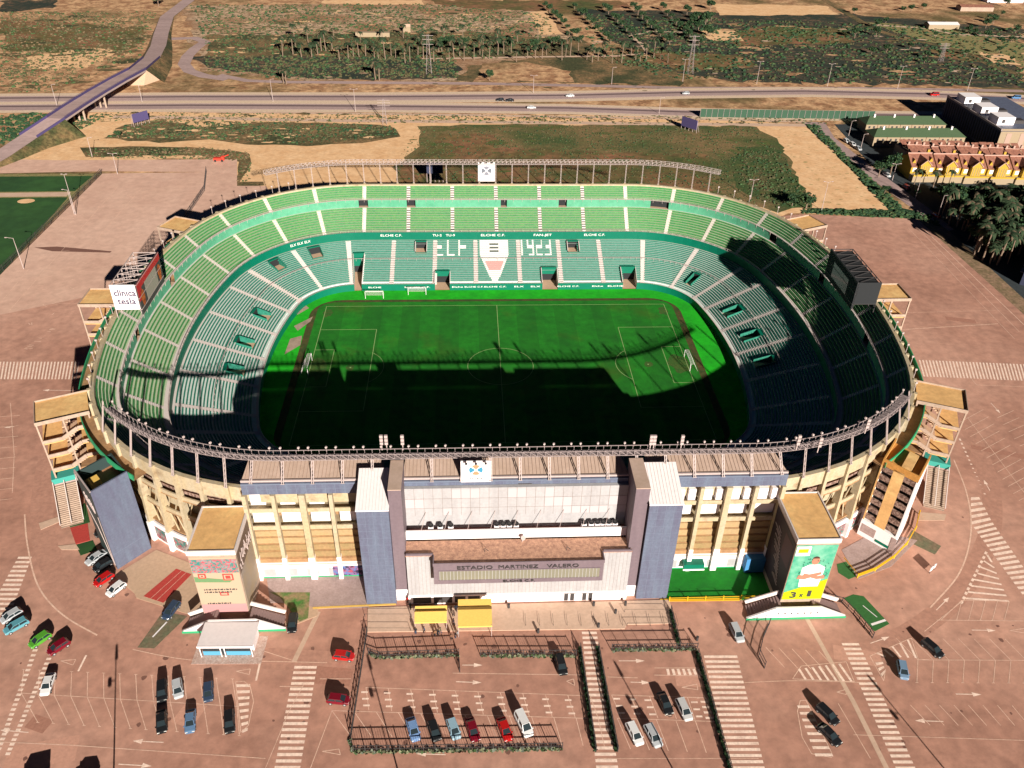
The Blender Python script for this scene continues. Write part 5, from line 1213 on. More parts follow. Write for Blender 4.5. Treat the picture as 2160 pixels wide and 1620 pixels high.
# ================================================================ VEHICLES
def car_meshes(kind):
    """profile stations: x, half width, bottom, shoulder height; then the cabin"""
    if kind == 'van': Lh, W, st, cab = 2.35, .94, [(-2.35, .86, .35, 1.0), (-2.2, .93, .3, 1.15), (0, .95, .28, 1.15), (1.3, .94, .28, 1.1), (2.1, .9, .3, .95), (2.35, .8, .38, .75)], [(-2.28, -2.2, 1.95), (1.55, .75, 1.95)]
    elif kind == 'estate': Lh, W, st, cab = 2.2, .88, [(-2.2, .78, .35, .85), (-2.05, .86, .3, .95), (0, .89, .26, .95), (1.1, .88, .26, .93), (1.95, .84, .3, .8), (2.2, .72, .38, .62)], [(-2.1, -1.75, 1.48), (1.25, .45, 1.45)]
    elif kind == 'sedan': Lh, W, st, cab = 2.25, .88, [(-2.25, .76, .38, .86), (-2.05, .85, .3, .98), (-1.2, .88, .26, .98), (1.0, .88, .26, .94), (1.95, .84, .3, .78), (2.25, .7, .4, .6)], [(-1.75, -1.05, 1.42), (1.15, .35, 1.40)]
    else: Lh, W, st, cab = 1.98, .86, [(-1.98, .78, .36, .86), (-1.85, .84, .3, .95), (0, .87, .26, .97), (1.0, .86, .26, .93), (1.75, .82, .3, .8), (1.98, .7, .38, .62)], [(-1.9, -1.45, 1.5), (1.2, .4, 1.45)]
    mb = MB(); R_ = []
    for x, hw, zb, zs in st: R_.append([(x, -hw*.9, zb), (x, -hw, zb+.18), (x, -hw, zs-.12), (x, -hw*.86, zs), (x, hw*.86, zs), (x, hw, zs-.12), (x, hw, zb+.18), (x, hw*.9, zb)])
    for a, b in zip(R_[:-1], R_[1:]):
        for k in range(7): mb.poly([a[k], b[k], b[k+1], a[k+1]][::-1], 0)
        mb.poly([a[7], b[7], b[0], a[0]][::-1], 1)
    mb.poly(R_[0], 0); mb.poly(R_[-1][::-1], 0)
    (xr, xr2, zr), (xf, xf2, zf) = cab; zs = st[2][3]-.02; hb, ht = W*.84, W*.68
    roof = [(xr2, -ht, zr), (xf2, -ht, zf), (xf2, ht, zf), (xr2, ht, zr)]; mb.poly([(a, b, c+.02) for a, b, c in roof], 0); low = [(xr, -hb, zs), (xf, -hb, zs), (xf, hb, zs), (xr, hb, zs)]
    for i in range(4):   # pillars and roof rim in body colour
        mb.bar(low[i], (roof[i][0], roof[i][1], roof[i][2]), .1, m=0); j = (i+1) % 4; mb.bar((*roof[i][:2], roof[i][2]-.02), (*roof[j][:2], roof[j][2]-.02), .1, m=0)
    for s in (-1, 1): mb.bar((xr*.25+xf*.1, s*hb*.99, zs), (xr2*.35+xf2*.1, s*ht*1.0, zr), .09, m=0); mb.box(xf-.15, xf+.05, s*W-.06 if s > 0 else -W-.1, s*W+.1 if s > 0 else -W+.06, zs-.02, zs+.14, 0)
    g = MB(); e = .985
    for i in range(4): j = (i+1) % 4; g.poly([low[i], low[j], roof[j], roof[i]], 0)
    wl = MB()
    for k in range(14): pass
    wl.tube((0, -.11, 0), (0, .11, 0), .33, n=14, m=0); r = MB(); r.tube((0, -.12, 0), (0, .12, 0), .19, n=10, m=0)
    hl = MB(); hl.box(-.06, .03, -.2, .2, -.08, .08); return mb, g, wl, r, hl, Lh, W
CAR = {}
tyre = mat('tyre', (.02, .02, .02), .9); rim = mat('wheel_rim', (.35, .34, .34), .4); hlm = mat('headlight', (.8, .8, .75), .2); tlm = mat('taillight', (.4, .01, .01), .3)
def car(label, kind, colr, pf, pr, group='cars parked before the stadium', z=0.02, name='parked_car'):
    """pf, pr: where the nose and the tail stand on the ground in the photograph"""
    a, b = np.array(G(*pf)), np.array(G(*pr)); c = (a+b)/2; ang = math.atan2(a[1]-b[1], a[0]-b[0]); cm = mat('car_paint_'+'_'.join(str(int(q*999)) for q in colr), colr, .3, spec=.5)
    if kind not in CAR:
        mb, g, wl, r, hl, Lh, W = car_meshes(kind); t = thing(name, label, 'van' if kind == 'van' else 'car', (c[0], c[1], z), ang, group)
        mb.build('body', [cm, steel_dark], t); g.build('windows', glass, t)
        w0 = wl.build('wheel', tyre, t); r.build('wheel_rim', rim, w0)
        for i, (x, s) in enumerate(((-.64, -1), (-.64, 1), (.62, -1), (.62, 1))):
            q = w0 if i == 0 else copy_tree(w0, t); q.location = (x*Lh, s*(W-.1), .33)
        h0 = hl.build('headlight', hlm, t); h0.location = (Lh-.1, -W*.62, .62); h1 = h0.copy(); COL.objects.link(h1); h1.parent = t; h1.location = (Lh-.1, W*.62, .62)
        d0 = h0.data.copy(); d0.materials[0] = tlm
        for s in (-1, 1): q = bpy.data.objects.new('taillight', d0); COL.objects.link(q); q.parent = t; q.location = (-Lh+.02, s*W*.66, .78)
        CAR[kind] = t; return t
    t = copy_tree(CAR[kind]); t.location = (c[0], c[1], z); t.rotation_euler = (0, 0, ang); t.name = name; t['group'] = group; tag(t, label, 'van' if kind == 'van' else 'car')
    bo = [x for x in t.children if x.name.startswith('body')][0]; bo.data = bo.data.copy(); bo.data.materials[0] = cm; return t
K, SIL, WH, RD, DR, LB, DB, GN, TL = (.012, .013, .015), (.42, .44, .46), (.68, .68, .68), (.42, .01, .01), (.16, .005, .015), (.16, .27, .48), (.03, .05, .09), (.08, .3, .03), (.10, .30, .36)
car('silver car parked askew at the far lower left above the teal one', 'hatch', SIL, (6, 1315), (46, 1292))
car('teal estate car parked askew at the far lower left beside a silver car', 'estate', TL, (12, 1338), (60, 1312))
car('bright green hatchback parked beside a dark red car at the lower left', 'hatch', GN, (68, 1366), (104, 1342))
car('dark red hatchback parked just right of the bright green car', 'hatch', DR, (106, 1381), (144, 1357))
car('white car standing alone in the lower left bays', 'sedan', WH, (96, 1468), (110, 1428))
car('black car half hidden at the foot of the slate tower, furthest back', 'hatch', K, (206, 1132), (236, 1118))
car('silver car parked second behind the bright red one by the slate tower', 'sedan', SIL, (187, 1192), (222, 1170))
car('black car squeezed between the silver and the bright red car', 'hatch', K, (203, 1205), (234, 1188))
car('bright red car parked near the foot of the slate tower beside a white one', 'hatch', RD, (202, 1238), (238, 1215))
car('white hatchback parked just right of the bright red car near the slate tower', 'hatch', WH, (226, 1262), (266, 1232))
car('dark blue estate car by the faded green lane below the red pavement', 'estate', DB, (350, 1308), (375, 1276))
car('black car parked close to the right flank of the crowd poster tower stairs', 'estate', K, (616, 1336), (620, 1302))
car('bright red car left of the long side fence, nearer the stadium', 'hatch', RD, (748, 1390), (704, 1386))
car('dark red car left of the long side fence, farther from the stadium', 'hatch', DR, (738, 1482), (692, 1478))
car('black car, first of two in line at the left of the lower bays', 'estate', K, (343, 1481), (343, 1443))
car('black car, lower of two in line at the left of the lower bays', 'sedan', K, (343, 1548), (342, 1506))
car('white hatchback in the lower left bays beside the line of black cars', 'hatch', SIL, (379, 1475), (374, 1440))
car('dark navy hatchback between the white car and the hatched island', 'hatch', DB, (441, 1480), (441, 1448))
car('blue sedan in the lower left bays below the white hatchback', 'sedan', (.10, .18, .30), (402, 1546), (404, 1506))
car('black estate car next to the rounded hatched island in the lower left', 'estate', K, (486, 1548), (485, 1506))
car('light blue sedan, leftmost in the row of six', 'sedan', LB, (878, 1564), (866, 1522))
car('black car, second from left in the row of six by the hedged fence', 'hatch', K, (922, 1564), (910, 1528))
car('pale blue hatchback, third from left in the row of six', 'hatch', (.25, .38, .46), (964, 1562), (950, 1522))
car('deep red car, fourth from left in the row of six, mostly shaded', 'sedan', DR, (1004, 1566), (990, 1522))
car('bright red sedan, fifth from left in the row of six', 'sedan', RD, (1074, 1566), (1056, 1520))
car('white van, rightmost in the row of six by the hedged fence', 'van', WH, (1118, 1560), (1092, 1506))
car('black estate car standing alone before the hedge near the entrance gap', 'estate', K, (1188, 1425), (1178, 1388))
car('white car, left of the two side by side in the right bays', 'estate', WH, (1348, 1572), (1328, 1532))
car('white car, right of the two side by side in the right bays', 'estate', SIL, (1388, 1576), (1366, 1536))
car('black sedan behind the silver estate in the right bays', 'sedan', K, (1410, 1506), (1394, 1470))
car('silver estate car beside the black sedan in the right bays', 'estate', (.5, .5, .5), (1452, 1522), (1432, 1480))
car('silver car by itself left of the curved fence below the lawn', 'estate', SIL, (1562, 1358), (1544, 1320))
car('black estate car beside the green lane end at the right', 'estate', K, (1984, 1388), (1946, 1356))
car('blue grey hatchback by the small hatched island at the right', 'hatch', (.16, .25, .36), (1906, 1436), (1898, 1400))
car('black car, upper of the pair by the rounded hatched island', 'estate', K, (1764, 1530), (1724, 1492))
car('black sedan, lower of the pair by the rounded hatched island', 'sedan', K, (1766, 1572), (1730, 1536))
car('unseen white van added below the view, its shadow at the bottom left corner', 'van', WH, (44, 1664), (92, 1652))  # out of view, added for the shadow it throws into the corner
car('unseen dark car added below the view at the left, right of the white van', 'hatch', K, (160, 1652), (200, 1650))  # also unseen, added so that its shadow reaches into view
HG = 'vehicles driving on the highway'
car('white car on the near carriageway of the highway', 'sedan', WH, (1128, 229), (1114, 229), HG, name='moving_car')
car('dark car leading a second dark car on the far carriageway', 'hatch', K, (1050, 213), (1060, 213), HG, name='moving_car'); car('dark car following another dark car on the far carriageway', 'sedan', K, (1070, 214), (1080, 214), HG, name='moving_car')
car('white car on the far carriageway of the highway, middle of the picture', 'sedan', WH, (1196, 204), (1208, 204), HG, name='moving_car'); car('silver car on the far carriageway of the highway near the second pylon', 'hatch', SIL, (1440, 199), (1452, 199), HG, name='moving_car')
car('red van on the far carriageway of the highway at the right', 'van', RD, (1962, 202), (1978, 202), HG, name='moving_car'); car('blue van on the far carriageway at the far right beside the dark block', 'van', (.08, .2, .4), (2132, 208), (2152, 209), HG, name='moving_car')
SG = 'cars parked in the street beside the estate'
for q in ((1785, 300, 'white car in the estate street, first in its short row', WH), (1798, 307, 'white car in the estate street, second in its short row', WH), (1810, 316, 'white car in the estate street, third in its short row', SIL), (1870, 372, 'white car in the street left of the yellow houses', WH), (1974, 458, 'red car at the lower end of the estate street', RD), (1912, 398, 'dark red car in the street under the yellow houses', DR)): car(q[2], 'hatch', q[3], (q[0]+6, q[1]+4), (q[0]-6, q[1]-4), SG)
c = G(462, 340); t = thing('red_machine', 'small red machine standing at the bend of the back service road', 'machine', (c[0], c[1], .05)); mb = MB(); mb.box(-2, 1.2, -1, 1, .5, 1.5); mb.box(1.4, 2.4, -.8, .8, .5, 2.2); mb.bar((1, 0, 1.5), (4.5, 0, 2.8), .3); mb.build('body', mat('red_machine_paint', (.6, .05, .03), .5), t)
mb = MB()
for x in (-1.3, 1.6):
    for y in (-1, 1): mb.tube((x, y-.15, .5), (x, y+.15, .5), .5, n=10)
mb.build('wheel', tyre, t)
c = G(1965, 1205); t = thing('info_sign', 'small white two panel sign casting a black shadow on the right apron', 'sign', (c[0], c[1], .01), R(35)); mb = MB()
for x in (-.9, .9): mb.bar((x, 0, 0), (x, 0, 1.7), .12)
mb.build('post', steel_dark, t); mb = MB(); mb.box(-1.1, 1.1, -.06, .06, .5, 1.7); mb.box(-.15, .15, -.08, .08, .5, 1.7, 1); mb.build('board', [brightwhite, steel_dark], t)

# ================================================================ PEOPLE
def person_mesh(pose):
    """one continuous body grown round a skeleton by a skin modifier"""
    st = pose; V = [(0, 0, .95), (0, 0, 1.15), (0, .01, 1.38), (0, .01, 1.50), (0, -.01, 1.62), (0, -.01, 1.72)]; E_ = [(0, 1), (1, 2), (2, 3), (3, 4), (4, 5)]; Rr = [(.15, .11), (.15, .10), (.19, .11), (.06, .06), (.085, .1), (.07, .08)]
    for s in (-1, 1):
        k = len(V); f = .18*s*st
        V += [(s*.10, 0, .88), (s*.11, -f*.6-.02, .48), (s*.11, -f, .08), (s*.11, -f-.16, .04)]; E_ += [(0, k), (k, k+1), (k+1, k+2), (k+2, k+3)]; Rr += [(.10, .10), (.06, .07), (.045, .05), (.04, .03)]
        k = len(V); V += [(s*.21, 0, 1.42), (s*.27, f*.5, 1.15), (s*.26, f-.06, .90), (s*.26, f-.09, .80)]; E_ += [(2, k), (k, k+1), (k+1, k+2), (k+2, k+3)]; Rr += [(.065, .065), (.045, .045), (.035, .035), (.04, .025)]
    me = bpy.data.meshes.new('person'); me.from_pydata(V, E_, []); o = bpy.data.objects.new('person', me); COL.objects.link(o); o.modifiers.new('s', 'SKIN')
    for i, r_ in enumerate(Rr): me.skin_vertices[0].data[i].radius = r_
    me.skin_vertices[0].data[0].use_root = True; dg = bpy.context.evaluated_depsgraph_get(); m2 = bpy.data.meshes.new_from_object(o.evaluated_get(dg)); bpy.data.objects.remove(o); return m2
PM = [person_mesh(0), person_mesh(1.0), person_mesh(-.7)]
skinm = mat('skin', (.35, .18, .12), .6)
PPL = [((877, 1337), 'person in a black top standing alone at the left of the group below the canopies', K, DB), ((895, 1334), 'person in dark clothes standing second from left below the left canopy', DB, K), ((918, 1342), 'person in a brown top at the left of a close group of three', (.2, .1, .05), K), ((924, 1340), 'person in black in the middle of a close group of three', K, K), ((929, 1336), 'person in an olive top at the right of a close group of three', (.1, .1, .04), DB),
       ((953, 1350), 'person in a dark brown top walking nearest the car park', (.15, .07, .04), K), ((961, 1345), 'person in a black top right behind the walker near the car park', K, DB), ((966, 1343), 'person in a grey top beside the pair walking to the car park', (.2, .2, .2), K), ((957, 1301), 'person in a white shirt between the two yellow canopies', WH, K), ((952, 1292), 'person in black between the yellow canopies, near the entrance wall', K, K),
       ((962, 1290), 'person in a blue top between the canopies, near the entrance wall', LB, K), ((957, 1318), 'person in a dark top leaving the gap between the canopies', (.05, .04, .05), DB), ((861, 1272), 'person in a red top at the corner beside the left slate tower', RD, K), ((866, 1285), 'person in black at the left edge of the left canopy', K, K)]
for i, (p, lb, top, leg) in enumerate(PPL):
    c = G(*p); o = bpy.data.objects.new('person', PM[i % 3].copy()); COL.objects.link(o); o.location = (c[0], c[1], .13 if p[1] < 1330 else .02); o.rotation_euler = (0, 0, i*1.9); tag(o, lb, 'person', 'people outside the entrance')
    me = o.data; me.materials.clear()
    for q in (mat('cloth_%d' % i, top, .9), mat('trousers_%d' % i, leg, .9), skinm, mat('hair', (.03, .02, .015), .8)): me.materials.append(q)
    for f in me.polygons: z = f.center.z; x = abs(f.center.x); f.material_index = 3 if z > 1.64 else 2 if z > 1.5 or (x > .2 and z < 1.1) else 0 if z > .93 else 1

# ================================================================ POSTS, PYLONS, BILLBOARDS
def lamp(label, pb, h, arms=1, group='street lamps', name='street_lamp', ang=0.0, arm=1.6):
    c = G(*pb); key = (arms, round(h, 1), arm); t = thing(name, label, 'lamp', (c[0], c[1], 0), ang, group)
    mb = MB(); mb.tube((0, 0, 0), (0, 0, h), .14, .07, n=8); mb.build('pole', steelp, t)
    for k in range(arms):
        s = 1 if k % 2 == 0 else -1; zz = h-(1.2 if k > 1 else 0)
        mb = MB(); mb.bar((0, 0, zz-.1), (s*arm, 0, zz+.25), .09); mb.build('arm', steelp, t); mb = MB(); mb.prism([(s*arm-.3, -.16), (s*arm+.35, -.16), (s*arm+.35, .16), (s*arm-.3, .16)], zz+.12, zz+.3); mb.build('lamp_head', steel, t)
    return t
for pb, lb in (((228, 1690), 'leftmost'), ((826, 1690), 'second'), ((1432, 1690), 'third'), ((2032, 1690), 'rightmost')):
    c = G(*pb); 
tips = [(245, 1370), (776, 1390), (1300, 1405), (1838, 1435)]
HL = 13.0
for i, tp in enumerate(tips):
    a = np.array(G(*tp)); k = HL/math.tan(R(SUN_EL)); sx, sy = math.sin(R(SUN_AZ)), math.cos(R(SUN_AZ)); b = (a[0]+sx*k, a[1]+sy*k)
    t = thing('street_lamp', 'tall lamp throwing a long shadow over the front car park, %s of four' % ('leftmost', 'second', 'third', 'rightmost')[i], 'lamp', (b[0], b[1], 0), 0, 'lamps along the front of the car park')
    mb = MB(); mb.tube((0, 0, 0), (0, 0, HL), .16, .09, n=8); mb.build('pole', steel, t)
    mb = MB(); mb.tube((0, .3, HL-.9), (0, .3, HL+.3), .32, .2, n=10); mb.build('lamp_head', steel, t); mb = MB(); mb.bar((0, 0, HL-2.6), (-.9, 0, HL-2.6), .1); mb.tube((-1.0, 0, HL-3), (-1.0, 0, HL-2.4), .34, n=8); mb.build('lamp_head', steel, t)
lamp('tall lamp with a single arm at the edge of the practice field, low left', (50, 567), 11, 1, ang=math.pi, arm=2.2); lamp('tall slender floodlight mast between the practice fields', (160, 453), 15.5, 2, name='flood_mast', arm=.8); lamp('shorter lamp just left of the tall slender mast', (157, 452), 9.5, 1, ang=math.pi); lamp('lamp by the service road above the practice fields', (248, 367), 8.5, 2); lamp('lamp left of the path corner by the upper practice field', (195, 332), 8.5, 1)
for i, (pb, h, w_) in enumerate((((1733, 443), 11.4, 'standing in the sand strip right of the stadium'), ((1815, 315), 7, 'in the estate street near the first pale house row'), ((1790, 286), 7, 'at the top of the estate street'), ((1882, 380), 7, 'in front of the leftmost yellow house'), ((1930, 420), 9, 'beside the pink street under the palms'), ((1976, 462), 9.5, 'beside the red car at the end of the street'), ((1583, 420), 8, 'in the scrub behind the far right curve'), ((1390, 240), 8, 'by the verge over the far right rim'), ((576, 214), 11, 'on the highway left of the middle'), ((750, 236), 11, 'on the highway below the tall pylon'), ((300, 215), 10, 'on the highway right of the bridge'), ((120, 222), 10, 'on the highway left of the bridge'), ((1125, 196), 9, 'on the service road above the dark cars'), ((1290, 178), 9, 'at the far edge of the service road'))): lamp('thin street lamp '+w_, pb, h, 1 if i % 3 else 2)
for i, px in enumerate((1440, 1596, 1745, 1893, 2040)): lamp('highway lamp against the dark scrub, number %s from the left of five' % ('one', 'two', 'three', 'four', 'five')[i], (px, 172+i*5), 12, 2, 'lamps along the far side of the highway')
def pylon(label, pb, h, r=1.5):
    c = G(*pb); t = thing('power_pylon', label, 'pylon', (c[0], c[1], 0)); mb = MB(); n = 9
    for k in range(n):
        z0, z1 = h*k/n, h*(k+1)/n; r0, r1 = r*(1-.75*k/n), r*(1-.75*(k+1)/n); C = [(-1, -1), (1, -1), (1, 1), (-1, 1)]
        for i in range(4): a, b = C[i], C[(i+1) % 4]; mb.bar((a[0]*r0, a[1]*r0, z0), (a[0]*r1, a[1]*r1, z1), .11); mb.bar((a[0]*r0, a[1]*r0, z0), (b[0]*r1, b[1]*r1, z1), .05)
    mb.build('lattice_mast', gantrysteel, t)
    for z in (h*.78, h*.9, h): mb = MB(); mb.bar((-3, 0, z-.6), (3, 0, z-.6), .14); mb.build('cross_arm', steelp, t)
    return t
pylon('lattice power pylon among the palms left of centre beyond the highway', (905, 155), 21); pylon('lattice power pylon right of centre beyond the highway', (1455, 155), 21); pylon('small lattice pylon in the fields at the upper right', (1984, 130), 11, 1.1); pylon('short lattice mast standing in the scrub behind the far rim, left of the board', (812, 262), 12, 1.0)
def hoarding(label, pb, wd, h0, h1, ang, m):
    c = G(*pb); t = thing('billboard', label, 'billboard', (c[0], c[1], 0), ang); mb = MB(); mb.box(-wd/2, wd/2, -.15, .15, h0, h1); mb.build('panel', m, t)
    mb = MB()
    for k in range(5): x = -wd/2+wd*k/4; mb.bar((x, .2, 0), (x, .2, h1), .16); mb.bar((x, .2, h1*.8), (x, 2.2, 0), .12)
    mb.build('strut', steel, t)
pu = mat('purple_billboard', (.07, .055, .14), .6)
hoarding('purple backed billboard leaning over the sand track at the upper left', (300, 264), 8, 2, 6, R(50), pu); hoarding('purple backed billboard on the verge at the upper right of the stadium', (1452, 276), 9, 1.5, 6, R(-50), pu); hoarding('dark square billboard in the scrub behind the far rim', (918, 388), 6.5, 4.5, 9, 0, bluewall)
# green mesh wall by the highway
a, b = np.array(G(1476, 247)), np.array(G(1842, 252)); t = thing('noise_barrier', 'long green mesh barrier between the highway and the estate', 'fence', tuple(a.tolist())); d = b-a; mb = MB(); mb.bar((0, 0, 2.1), tuple((d+(0, 0, 2.1)).tolist()), .1, 4.0); mb.build('panel', mat('green_mesh', (.03, .075, .045), .8), t)
for k in range(31): q = d*k/30; mb = MB(); mb.bar((q[0], q[1]-.12, 0), (q[0], q[1]-.12, 4.3), .14); mb.build('post', gantrysteel, t)

# ================================================================ THE OVERPASS
C_ = [((-60, 362), .5), ((0, 328), 2), ((60, 288), 4), ((118, 250), 7), ((160, 222), 7.4), ((205, 194), 7.5), ((250, 168), 7.2), ((290, 147), 6.6), ((320, 122), 4.5), ((334, 96), 2.5), ((340, 70), 1.2), ((352, 35), .3), ((395, 2), .1), ((450, -40), .1)]
P = [np.array(G(*p, z)) for p, z in C_]; wd = 9.0; E1, E2 = [], []
for i, q in enumerate(P):
    d = (P[min(i+1, len(P)-1)]-P[max(i-1, 0)])[:2]; d /= np.linalg.norm(d); n = np.array([-d[1], d[0], 0]); E1.append(q+n*wd/2); E2.append(q-n*wd/2)
mb = MB()
for i in range(len(P)-1): mb.poly([E2[i], E2[i+1], E1[i+1], E1[i]], 0)
emb = MB()
for i in list(range(0, 3))+list(range(7, len(P)-2)):
    for E_, s in ((E1, 1), (E2, -1)):
        a, b = E_[i]-(0, 0, .05), E_[i+1]-(0, 0, .05); na = (E_[i]-P[i])*.28*a[2]; nb = (E_[i+1]-P[i+1])*.28*b[2]; q = [a, b, (b[0]+nb[0], b[1]+nb[1], -.05), (a[0]+na[0], a[1]+na[1], -.05)]; emb.poly(q if s < 0 else q[::-1])
mb.build('bridge_road', roadgrey, kind='structure'); emb.build('embankment', scrubg, kind='structure')
t = thing('road_overpass', 'sloping road bridge with bluish parapets crossing the highway at the upper left', 'bridge', tuple(P[5].tolist())); o = P[5]
mb = MB()
for i in range(2, 8):
    a1, a2, b1, b2 = E1[i], E2[i], E1[i+1], E2[i+1]; dn = np.array([0, 0, 1.0]); up = np.array([0, 0, -.04])
    mb.poly([a1+up-o, b1+up-o, b2+up-o, a2+up-o]); mb.poly([a1-dn-o, a2-dn-o, b2-dn-o, b1-dn-o]); mb.poly([a2+up-o, b2+up-o, b2-dn-o, a2-dn-o]); mb.poly([a1+up-o, a1-dn-o, b1-dn-o, b1+up-o])
mb.build('deck', steel, t); bp = mat('lilac_parapet', (.07, .055, .15), .6)
for E_ in (E1, E2):
    mb = MB()
    for i in range(2, 8): mb.bar(E_[i]-o+(0, 0, .5), E_[i+1]-o+(0, 0, .5), .25, 1.0); 
    for i in range(3, 7): mb.bar(E_[i]-o+(0, 0, 1.3), E_[i+1]-o+(0, 0, 1.3), .12)
    mb.build('parapet', bp, t)
mb = MB(); a, b = E2[7], E1[7]; d = (P[7]-P[6])/np.linalg.norm(P[7]-P[6]); z0 = -o[2]
F_ = [a-o-(0, 0, .3), b-o-(0, 0, .3), np.array([b[0]-o[0]-d[0]*6, b[1]-o[1]-d[1]*6, z0]), np.array([a[0]-o[0]-d[0]*6, a[1]-o[1]-d[1]*6, z0])]
mb.poly(F_[::-1]); sd_ = (a-b)/np.linalg.norm(a-b); q = a-o+sd_*4+d*5; q[2] = z0; mb.poly([F_[0], F_[3], q]); q = b-o-sd_*4+d*5; q[2] = z0; mb.poly([F_[1], q, F_[2]])
mb.build('abutment', sandpave, t)
for i in (4, 5):
    mb = MB()
    for s in (-.6, 0, .6): q = P[i]+(E1[i]-P[i])*s-o; mb.tube((q[0], q[1], -o[2]), (q[0], q[1], q[2]-1), .5, n=10)
    mb.build('pier', concrete, t)

# ================================================================ THE ESTATE ON THE RIGHT
def house_row(label, x0, x1, y0, y1, h, rh):
    t = thing('terraced_block', label, 'house', (x0, y0, 0)); L, D_ = x1-x0, y1-y0; mb = MB(); mb.box(0, L, 0, D_, 0, h, 0); n = 7
    for k in range(1, n): mb.box(L*k/n-.08, L*k/n+.08, -.15, 0, 0, h, 1)
    mb.build('wall', [cream, tile], t); mb = MB(); a = [(-.4, -.4, h), (L+.4, -.4, h), (L+.4, D_+.4, h), (-.4, D_+.4, h)]; r1, r2 = (3.0, D_/2, h+rh), (L-3.0, D_/2, h+rh)
    mb.poly([a[0], a[1], r2, r1]); mb.poly([a[1], a[2], r2]); mb.poly([a[2], a[3], r1, r2]); mb.poly([a[3], a[0], r1]); rf = mb.build('roof', roofgreen, t)
    for k in range(4): x = L*(k+.5)/4; mb = MB(); mb.box(x-.4, x+.4, D_*.4, D_*.4+.8, h+rh*.6, h+rh+1.0); mb.build('chimney', white, rf)
    for k in range(n):
        for q in (.3, .7): x = L*(k+q)/n; mb = MB(); mb.box(x-.45, x+.45, -.06, .02, h-1.9, h-.8); mb.build('window', steel_dark, t)
house_row('long pale house row with a hipped green roof, the farther of two', 182.0, 221.0, 198.0, 208.0, 4.3, 2.6); house_row('long pale house row with a hipped green roof, nearer the yellow houses', 178.0, 221.0, 179.0, 189.0, 4.6, 2.6)
ws = ['leftmost, nearest the street', 'second from the street', 'third from the street', 'fourth from the street', 'fifth from the street']
for i in range(5):
    x = 177.5+i*10.6; y = 137.0-i*.9; t = thing('yellow_house', 'yellow terraced house with a steep front gable, '+ws[i], 'house', (x, y, 0), 0, 'yellow gabled houses'); h = 7.0
    mb = MB(); mb.box(0, 10.5, 2, 14, 0, 5.4, 0); mb.box(0, 10.5, -1.4, 2, 0, 2.6, 2); mb.box(0, 10.5, -1.6, -1.2, 2.602, 3.3, 0); mb.build('wall', [yellowwall, tile, cream], t)
    mb = MB(); mb.box(3.0, 7.2, .2, 2, 0, h, 0); mb.poly([(3.0, .2, h), (7.2, .2, h), (5.1, .2, h+1.8)], 0)
    for a in (3.6, 4.6, 5.6, 6.4): mb.box(a, a+.25, .1, .2, 1.0, h-.6, 1)
    mb.build('gable_bay', [yellowwall, cream], t)
    for a in (.8, 8.0): mb = MB(); mb.box(a, a+1.5, 1.9, 2.0, 3.4, 5.0); mb.build('window', brightwhite, t)
    mb = MB(); mb.poly([(0, 1.7, 5.3), (10.5, 1.7, 5.3), (10.5, 8, 9.2), (0, 8, 9.2)], 0); mb.poly([(0, 8, 9.2), (10.5, 8, 9.2), (10.5, 14.3, 5.3), (0, 14.3, 5.3)], 0)
    for s in (0, 10.5): mb.poly([(s, 2, 5.4), (s, 14, 5.4), (s, 8, 9.1)], 1)
    for s, e in ((2.7, 5.1), (7.5, 5.1)): mb.poly([(s, 0, h-.3), (e, 0, h+2.0), (e, 8, h+2.0), (s, 8, h-.3)][::1 if s > e else -1], 0)
    mb.bar((2.7, .0, h-.3), (5.1, .0, h+2.0), .25, m=2); mb.bar((7.5, .0, h-.3), (5.1, 0, h+2.0), .25, m=2); mb.bar((0, 8, 9.3), (10.5, 8, 9.3), .4, m=2)
    for a, b, z in ((.6, 3.6, 6.2), (8.0, 4.2, 6.6), (1.2, 9.5, 7.0), (6.4, 10.5, 6.6)): mb.poly([(a, b, z), (a+.9, b, z+1.9), (a+.9, b+3, z+1.9), (a, b+3, z)], 0); mb.poly([(a+.9, b, z+1.9), (a+1.8, b, z), (a+1.8, b+3, z), (a+.9, b+3, z+1.9)], 0); mb.poly([(a, b, z-1), (a+1.8, b, z-1), (a+1.8, b, z), (a+.9, b, z+1.9), (a, b, z)], 1)
    r = mb.build('roof', [tile, yellowwall, mat('pink_ridge', (.45, .28, .22), .8)], t); mb = MB(); mb.box(8.6, 9.6, 8.5, 9.5, 8.5, 10.6, 0); mb.box(8.4, 9.8, 8.3, 9.7, 10.602, 10.8, 1); mb.build('chimney', [yellowwall, tile], r)
    # the row behind, its clay roofs only
    t = thing('clay_roof_house', 'house with jumbled clay roofs behind the yellow row, '+ws[i].split(',')[0], 'house', (x+6, y+18, 0), 0, 'clay roofed houses behind the yellow row'); mb = MB(); mb.box(0, 10, 0, 14, 0, 5.2); mb.build('wall', cream, t); mb = MB()
    rr = random.Random(i)
    for a in range(3): q = a*3.4; z = 5.3+rr.uniform(0, .8); mb.poly([(q, -.4, z), (q+3.3, -.4, z), (q+3.3, 4, z+2), (q, 4, z+2)], 0); mb.poly([(q, 4, z+2), (q+3.3, 4, z+2), (q+3.3, 8, z), (q, 8, z)], 0); mb.poly([(q, 8, z-.2), (q+3.3, 8, z-.2), (q+3.3, 12, z+1.7), (q, 12, z+1.7)], 0); mb.bar((q, 4, z+2.05), (q+3.3, 4, z+2.05), .3, m=1); mb.box(q+1, q+1.8, 5, 5.8, z+1, z+3, 1)
    mb.build('roof', [tile, mat('pink_ridge', (.45, .28, .22), .8)], t)
